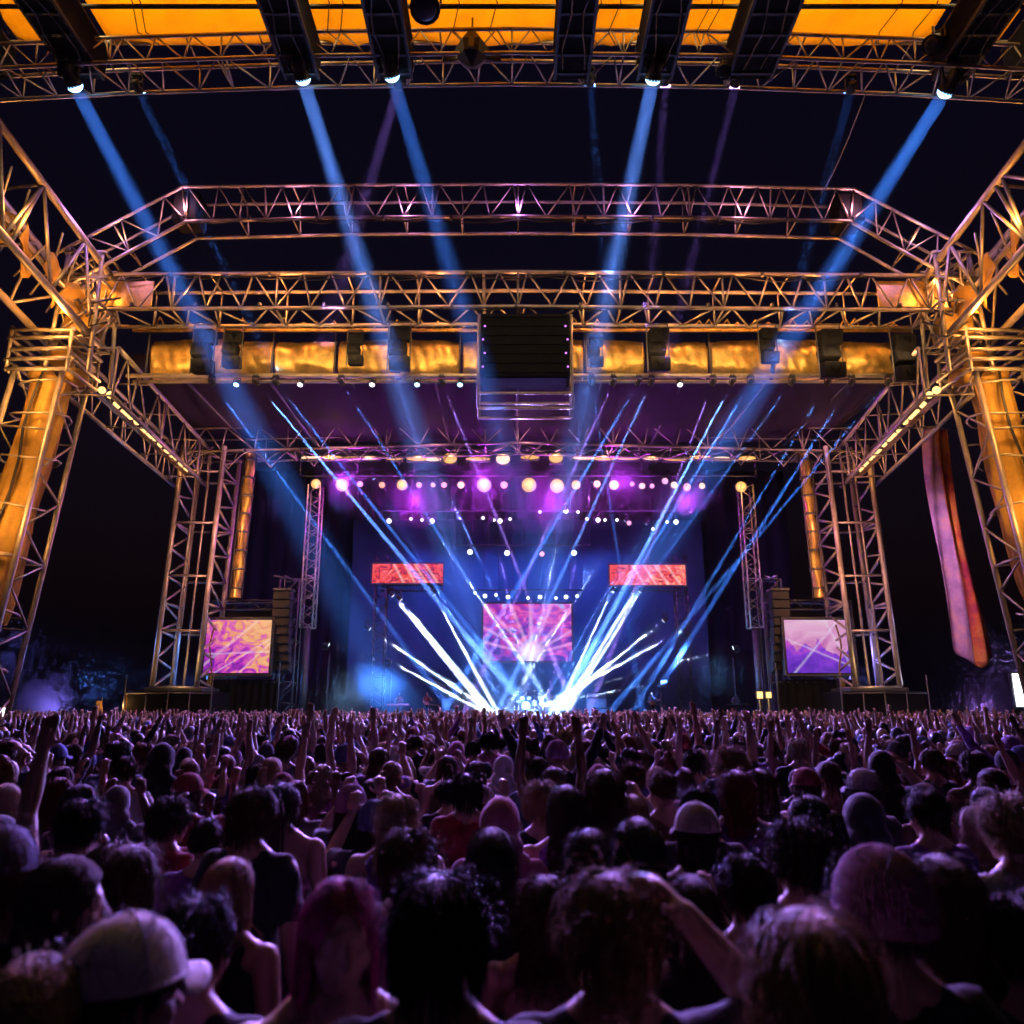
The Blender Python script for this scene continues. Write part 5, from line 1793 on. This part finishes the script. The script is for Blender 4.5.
# beams out of the lamp rows
G8 = 'moving heads between the lamp rows'
mid = [((374, 479), (500, 700), .55, 1.4e6, BLUE2), ((430, 524), (548, 700), .6, 1.7e6, ICE), ((443, 482), (545, 700), .6, 1.7e6, BLUE2), ((492, 521), (530, 700), .5, .8e6, VIO), ((565, 510), (522, 700), .4, 1.2e6, ICE), ((592, 482), (548, 700), .6, .8e6, VIO),
       ((625, 521), (512, 700), .55, 1.7e6, ICE), ((646, 524), (545, 700), .45, 1.1e6, BLUE2), ((682, 461), (555, 700), .5, 1.7e6, BLUE2), ((690, 512), (560, 700), .6, 1.2e6, BLUE)]
for i, (a, b, half, P, col) in enumerate(mid):
    p, q = at(*a, 51.5), at(*b, 58)
    t, h, e = moving_head(p, q, f'blue beam moving head hung among the lamp rows, {nth(i, len(mid))}', G8, 'l_blue', .6, True, .2)
    spot(e, q - e, P * 9, half, col, t, .5, .05)
# white beams on the stage wings
G9 = 'white beam lights on the stage wings'
wb = [((393, 596), (484, 706), 1.7, 2.4e5, 'under the left banner screen, outer', 1), ((401, 600), (488, 706), 1.0, 2.4e5, 'under the left banner screen, second', 1), ((434, 595), (494, 706), 1.3, 2.6e5, 'under the left banner screen, inner', 1),
      ((370, 629), (480, 704), 1.3, 4.9e5, 'on the left wing tower', 1), ((391, 662), (462, 700), 1.2, 3e5, 'low behind the left wing tower', -1), ((329, 645), (480, 697), .6, 1.9e5, 'alone left of the left wing tower', -1),
      ((612, 592), (560, 705), 1.2, 2.4e5, 'under the right banner screen, inner', 1), ((633, 594), (566, 706), 1.6, 2.0e5, 'under the right banner screen, second', 1), ((640, 592), (571, 706), 1.2, 2.4e5, 'under the right banner screen, outer', 1),
      ((663, 621), (562, 702), 1.2, 4.9e5, 'on the right wing tower, upper', 1), ((681, 631), (556, 700), 1.2, 4.2e5, 'on the right wing tower, lower', 1), ((733, 648), (560, 694), .6, 1.9e5, 'alone right of the right wing tower', -1), ((661, 683), (540, 705), .8, 1.1e5, 'low on the right wing', -1)]
for a, b, half, P, w, hang in wb:
    p, q = at(*a, 55.2), at(*b, 57.5)
    t, h, e = moving_head(p, q, f'white beam light {w}', G9, 'l_white', .75, hang > 0, .2)
    spot(e, q - e, P * 40, half, ICE, t, .5, .06)
    if hang < 0:
        mbp = MB().tube(V((p.x, p.y + .2, 0)), V((p.x, p.y + .2, p.z - .6)), .05, 6)
        mbp.box(V((p.x, p.y + .2, .03)), (.8, .8, .06))
        tag(mbp.build('lamp_stand', M['steel'], None, loc=(p.x, p.y + .2, 0)), f'slim dark stand under the white beam light {w}', 'lamp stand', 'stands of the low beam lights')
# stage wash: blue on the backcloth and the deck, magenta from the roof, toward the crowd
zz = at(518, 520, 62).z
for k in range(6):
    x = XC - 8 + 16 * k / 5
    spot(V((x, 62.5, zz)), V((0, 4.0, -9)), 2000, 50, (.05, .20, 1.0), None, .9, .3)
for k in range(2):
    x = XC - 5 + 10 * k
    spot(V((x, 57.5, 12.0)), V((0, .6, -10)), 12000, 36, (.06, .24, 1.0), None, .9, .2)['air'] = 2
for k in range(6):
    x = XC - 11 + 22 * k / 5
    light('POINT', (x, 48.6 + (k % 2) * 1.5, zroof - 3.0 - .8 * (k % 2)), None, 900, (.62, .04, 1.0), None, shadow_soft_size=.3)['air'] = 3
for k in range(4):
    x = XC - 12 + 24 * k / 3
    light('POINT', (x, 38.6, zroof - 2.0), None, 70, (.6, .05, .8), None, shadow_soft_size=.3)
# crowd wash from the rear truss and the overhead truss
for k in range(5):
    x = XC - 13 + 26 * k / 4
    spot(V((x, 46.0, 15.4)), V((x * .5, 22, 1.5)) - V((x, 46, 15.4)), 60000, 42, (.34, .22, 1.0), None, 1.0, .4)
for k in range(5):
    x = XC - 14 + 28 * k / 4
    a = V((x, 32.0, 18.6))
    spot(a, V((x * .35, 3.5, 1.5)) - a, 11000, 16, (.55, .22, 1.0), None, 1.0, .3)
for k in range(3):
    x = XC - 10 + 20 * k / 2
    spot(V((x, 51.2, 3.6)), V((x * .6, 10, 1.2)) - V((x, 51.2, 3.6)), 16000, 38, (.24, .32, 1.0), None, 1.0, .5)
# footlights at the front of the drum riser
G10 = 'footlights on the stage floor'
fl_ = [486, 494, 503, 513, 524, 535, 545, 554, 562]
for i, x in enumerate(fl_):
    p = at(x, 703 + (i % 2), 56.5)
    p.z = DZ + .28
    t, e = par_can(p, p + V((0, -.5, 1)), f'white footlight on the stage floor before the drum riser, {nth(i, len(fl_))}', G10, 'l_white', .6, .34, .4)
    light('POINT', e + V((0, -.1, .25)), None, 30, (.75, .88, 1.0), t, shadow_soft_size=.1)
# small lamps at the far edges of the field
edge = [(1021, 690, 46, 'tall white flood panel at the far right edge of the field', 'l_white', 1.7, (.85, .85, 1)), (921, 697, 47, 'small white violet lamp behind the crowd, right of the right tower', 'l_white', .6, (.8, .7, 1)), (2, 712, 47, 'small white lamp at the far left edge behind the crowd', 'l_white', 1.0, (.8, .85, 1)),
        (760, 695, 46.5, 'small amber lamp low beside the right screen frame', 'l_amber', .8, (1, .6, .2)), (769, 695, 46.5, 'second small amber lamp low beside the right screen frame', 'l_amber', .7, (1, .6, .2))]
for x, y, Y, labl, ln, s, col in edge:
    p = at(x, y, Y)
    t = thing('flood_lamp', labl, 'lamp', (p.x, p.y, 0))
    hs = MB().box(p + V((0, .16, 0)), (.5 * s, .2, .55 * s + (1.1 if s > 1.5 else 0)), bev=.03).build('housing', M['black'], t)
    MB().box(p + V((0, .03, 0)), (.42 * s, .05, .48 * s + (1.0 if s > 1.5 else 0)), bev=.02).build('lens', M[ln], hs)
    MB().tube((p.x, p.y + .18, 0), (p.x, p.y + .18, p.z - .2 * s), .04, 6).build('stand', M['steel'], t)
    light('POINT', p + V((0, -.5, 0)), None, 130 * s, col, t, shadow_soft_size=.2)
for i, (x, w, labl) in enumerate(((98, 1.3, 'small orange lit tent at the field edge left of the left tower'), (126, 1.0, 'upright orange lit flag tent nearest the left tower'))):
    p = at(x, 712, 46.5)
    t = thing('lit_tent', labl, 'tent', (p.x, p.y, 0), 'lit tents at the field edge')
    hh = 3.0 if i else 2.6
    MB().grid(lambda u, v: (p.x + (u - .5) * w * (1.15 - .95 * v ** (1.4 if i == 0 else .5)), p.y + .5 * math.cos(u * math.pi) * (1 - v), .02 + hh * v), 12, 10, (0, .04, 0)).build('cloth', M['gold_sock'], t, smooth=True)
    MB().tube((p.x, p.y + .3, 0), (p.x, p.y + .3, hh + .2), .04, 6).build('pole', M['steel'], t)
    light('POINT', (p.x + .3, p.y - 1.3, 2.4), None, 90, (1, .5, .15), None, shadow_soft_size=.15)

# ================================================================== air and sky
hz = bpy.data.materials.new('haze_air')
hz.use_nodes = True
nt = hz.node_tree
nt.nodes.remove(nt.nodes['Principled BSDF'])
pv = nt.nodes.new('ShaderNodeVolumePrincipled')
pv.inputs['Color'].default_value = (.9, .9, .94, 1)
pv.inputs['Density'].default_value = .0035
pv.inputs['Anisotropy'].default_value = 0.0
nt.links.new(pv.outputs[0], nt.nodes['Material Output'].inputs['Volume'])
o = MB().box((0, 220, 18), (860, 580, 40)).build('haze', hz)
o['kind'] = 'stuff'
# smoke from the stage machines: rounded clouds of even density
sm = bpy.data.materials.new('stage_smoke_air')
sm.use_nodes = True
nt = sm.node_tree
nt.nodes.remove(nt.nodes['Principled BSDF'])
pv = nt.nodes.new('ShaderNodeVolumePrincipled')
pv.inputs['Color'].default_value = (.9, .92, .96, 1)
pv.inputs['Density'].default_value = .006
nt.links.new(pv.outputs[0], nt.nodes['Material Output'].inputs['Volume'])
o = MB().ell((XC, 58.5, 4.5), (14, 8.0, 9.5), 40, 24).build('stage_smoke', sm)
o['kind'] = 'stuff'
sm2 = sm.copy()
sm2.name = 'roof_smoke_air'
sm2.node_tree.nodes['Principled Volume'].inputs['Density'].default_value = .045
o = MB().ell((XC, 50.0, at(518, 482, 50).z), (14.5, 3.6, 3.4), 40, 20).build('roof_smoke', sm2)
o['kind'] = 'stuff'
def puff_mat(name, dens):
    """drifting smoke: noise that thins out toward the rim of its cloud"""
    m = bpy.data.materials.new(name)
    m.use_nodes = True
    nt = m.node_tree
    nt.nodes.remove(nt.nodes['Principled BSDF'])
    pv = nt.nodes.new('ShaderNodeVolumePrincipled')
    pv.inputs['Color'].default_value = (.9, .92, .96, 1)
    tc = N(m, 'ShaderNodeTexCoord')
    n = N(m, 'ShaderNodeTexNoise', Scale=.42, Detail=1.5, Distortion=.4, Roughness=.5)
    L(m, tc.outputs['Object'], n.inputs['Vector'])
    mp = N(m, 'ShaderNodeMapping')
    mp.inputs['Location'].default_value = (-1, -1, -1)
    mp.inputs['Scale'].default_value = (2, 2, 2)
    L(m, tc.outputs['Generated'], mp.inputs['Vector'])
    ln = N(m, 'ShaderNodeVectorMath', operation='LENGTH')
    L(m, mp.outputs[0], ln.inputs[0])
    f = N(m, 'ShaderNodeMapRange')
    f.inputs['From Min'].default_value, f.inputs['From Max'].default_value = 1.0, .0
    L(m, ln.outputs['Value'], f.inputs['Value'])
    g_ = N(m, 'ShaderNodeMapRange')
    g_.inputs['From Min'].default_value, g_.inputs['From Max'].default_value = .30, .72
    L(m, n.outputs['Fac'], g_.inputs['Value'])
    a_ = N(m, 'ShaderNodeMath', operation='MULTIPLY')
    L(m, f.outputs[0], a_.inputs[0])
    L(m, g_.outputs[0], a_.inputs[1])
    b_ = N(m, 'ShaderNodeMath', operation='MULTIPLY')
    L(m, a_.outputs[0], b_.inputs[0])
    b_.inputs[1].default_value = dens
    L(m, b_.outputs[0], pv.inputs['Density'])
    L(m, pv.outputs[0], nt.nodes['Material Output'].inputs['Volume'])
    return m


AIRS = ['haze', 'stage_smoke', 'roof_smoke']
thick, thin_ = puff_mat('thick_smoke_air', 1.1), puff_mat('thin_smoke_air', .55)
for px, py, Y, rx, rz, col, P, m_ in ((352, 702, 49.7, 4.2, 2.6, (.3, .55, 1), 480, thick), (105, 694, 51, 8.0, 3.4, (.08, .25, 1), 800, thin_), (10, 660, 54, 8, 6.0, (.15, .15, .8), 300, thin_), (712, 684, 52.5, 4.0, 3.2, (.15, .4, 1), 380, thick), (838, 688, 51.5, 5.0, 2.6, (.25, .22, 1), 600, thin_), (990, 672, 51.5, 6.0, 5.0, (.45, .25, 1), 700, thin_), (225, 696, 51.5, 4.5, 2.2, (.1, .28, 1), 600, thin_)):
    c = at(px, py, Y)
    o = MB().ell(c, (rx, 1.8, rz), 32, 20).build('smoke', m_, None, loc=c)
    o['kind'] = 'stuff'
    AIRS.append(o.name)
    light('POINT', c + V((0, -2.4, 1.0)), None, P, col, None, shadow_soft_size=.3)['air'] = 4
fog = sm.copy()
fog.name = 'low_fog_air'
fog.node_tree.nodes['Principled Volume'].inputs['Density'].default_value = .02
for sx in (-1, 1):
    o = MB().ell((XC + sx * 30, 58, 1.5), (17, 7, 8.0), 40, 24).build('smoke', fog)
    o['kind'] = 'stuff'
    AIRS.append(o.name)
    for k, col in enumerate(((.10, .22, 1.0), (.22, .16, .9) if sx < 0 else (.45, .2, 1.0))):
        light('POINT', (XC + sx * (22 + 9 * k), 55, 2.2), None, 900, col, None, shadow_soft_size=.4)['air'] = 4
# the haze box reaches past the ground sheet on every side and a metre below it
wd = bpy.data.worlds.new('World')
SC.world = wd
wd.use_nodes = True
wn = wd.node_tree
sky = wn.nodes.new('ShaderNodeTexSky')
sky.sky_type = 'NISHITA'
sky.sun_disc = False
sky.sun_elevation = math.radians(-2)
sky.sun_rotation = math.radians(180)
bg = wn.nodes['Background']
tint = wn.nodes.new('ShaderNodeMix')
tint.data_type = 'RGBA'
tint.blend_type = 'MULTIPLY'
tint.inputs['Factor'].default_value = 1
[q for q in tint.inputs if q.name == 'B' and q.type == 'RGBA'][0].default_value = (.75, .5, 1.35, 1)
wn.links.new(sky.outputs[0], [q for q in tint.inputs if q.name == 'A' and q.type == 'RGBA'][0])
wn.links.new([q for q in tint.outputs if q.type == 'RGBA'][0], bg.inputs[0])
bg.inputs[1].default_value = .035

# beams show in all the air; the washes only in the smoke they stand in; open lamps light things, not the thin haze
def keep_out(name, allowed):
    c = bpy.data.collections.new(name)
    for n_ in AIRS:
        if not n_.startswith(allowed): c.objects.link(bpy.data.objects[n_])
    for q in c.collection_objects: q.light_linking.link_state = 'EXCLUDE'
    return c


SETS = {0: keep_out('clear_air', ('none',)), 2: keep_out('wash_air', ('stage_smoke',)), 3: keep_out('roof_air', ('roof_smoke',)), 4: keep_out('puff_air', ('smoke',))}
for o in bpy.data.objects:
    if o.type != 'LIGHT': continue
    k = o.get('air', 1 if o.data.type == 'SPOT' and o.data.spot_size < math.radians(9) else 0)
    if k != 1: o.light_linking.receiver_collection = SETS[k]

SC.view_settings.view_transform = 'Standard'
SC.view_settings.look = 'None'
SC.view_settings.exposure = 0
SC.view_settings.gamma = 1
cy = SC.cycles
cy.use_denoising = True
cy.max_bounces = 2
cy.diffuse_bounces = 1
cy.glossy_bounces = 1
cy.transmission_bounces = 2
cy.volume_bounces = 0
cy.transparent_max_bounces = 4
cy.use_light_tree = True
cy.adaptive_threshold = .035
cy.volume_step_rate = 1.0
cy.sample_clamp_indirect = 4
cy.sample_clamp_direct = 0
cy.caustics_reflective = False
cy.caustics_refractive = False
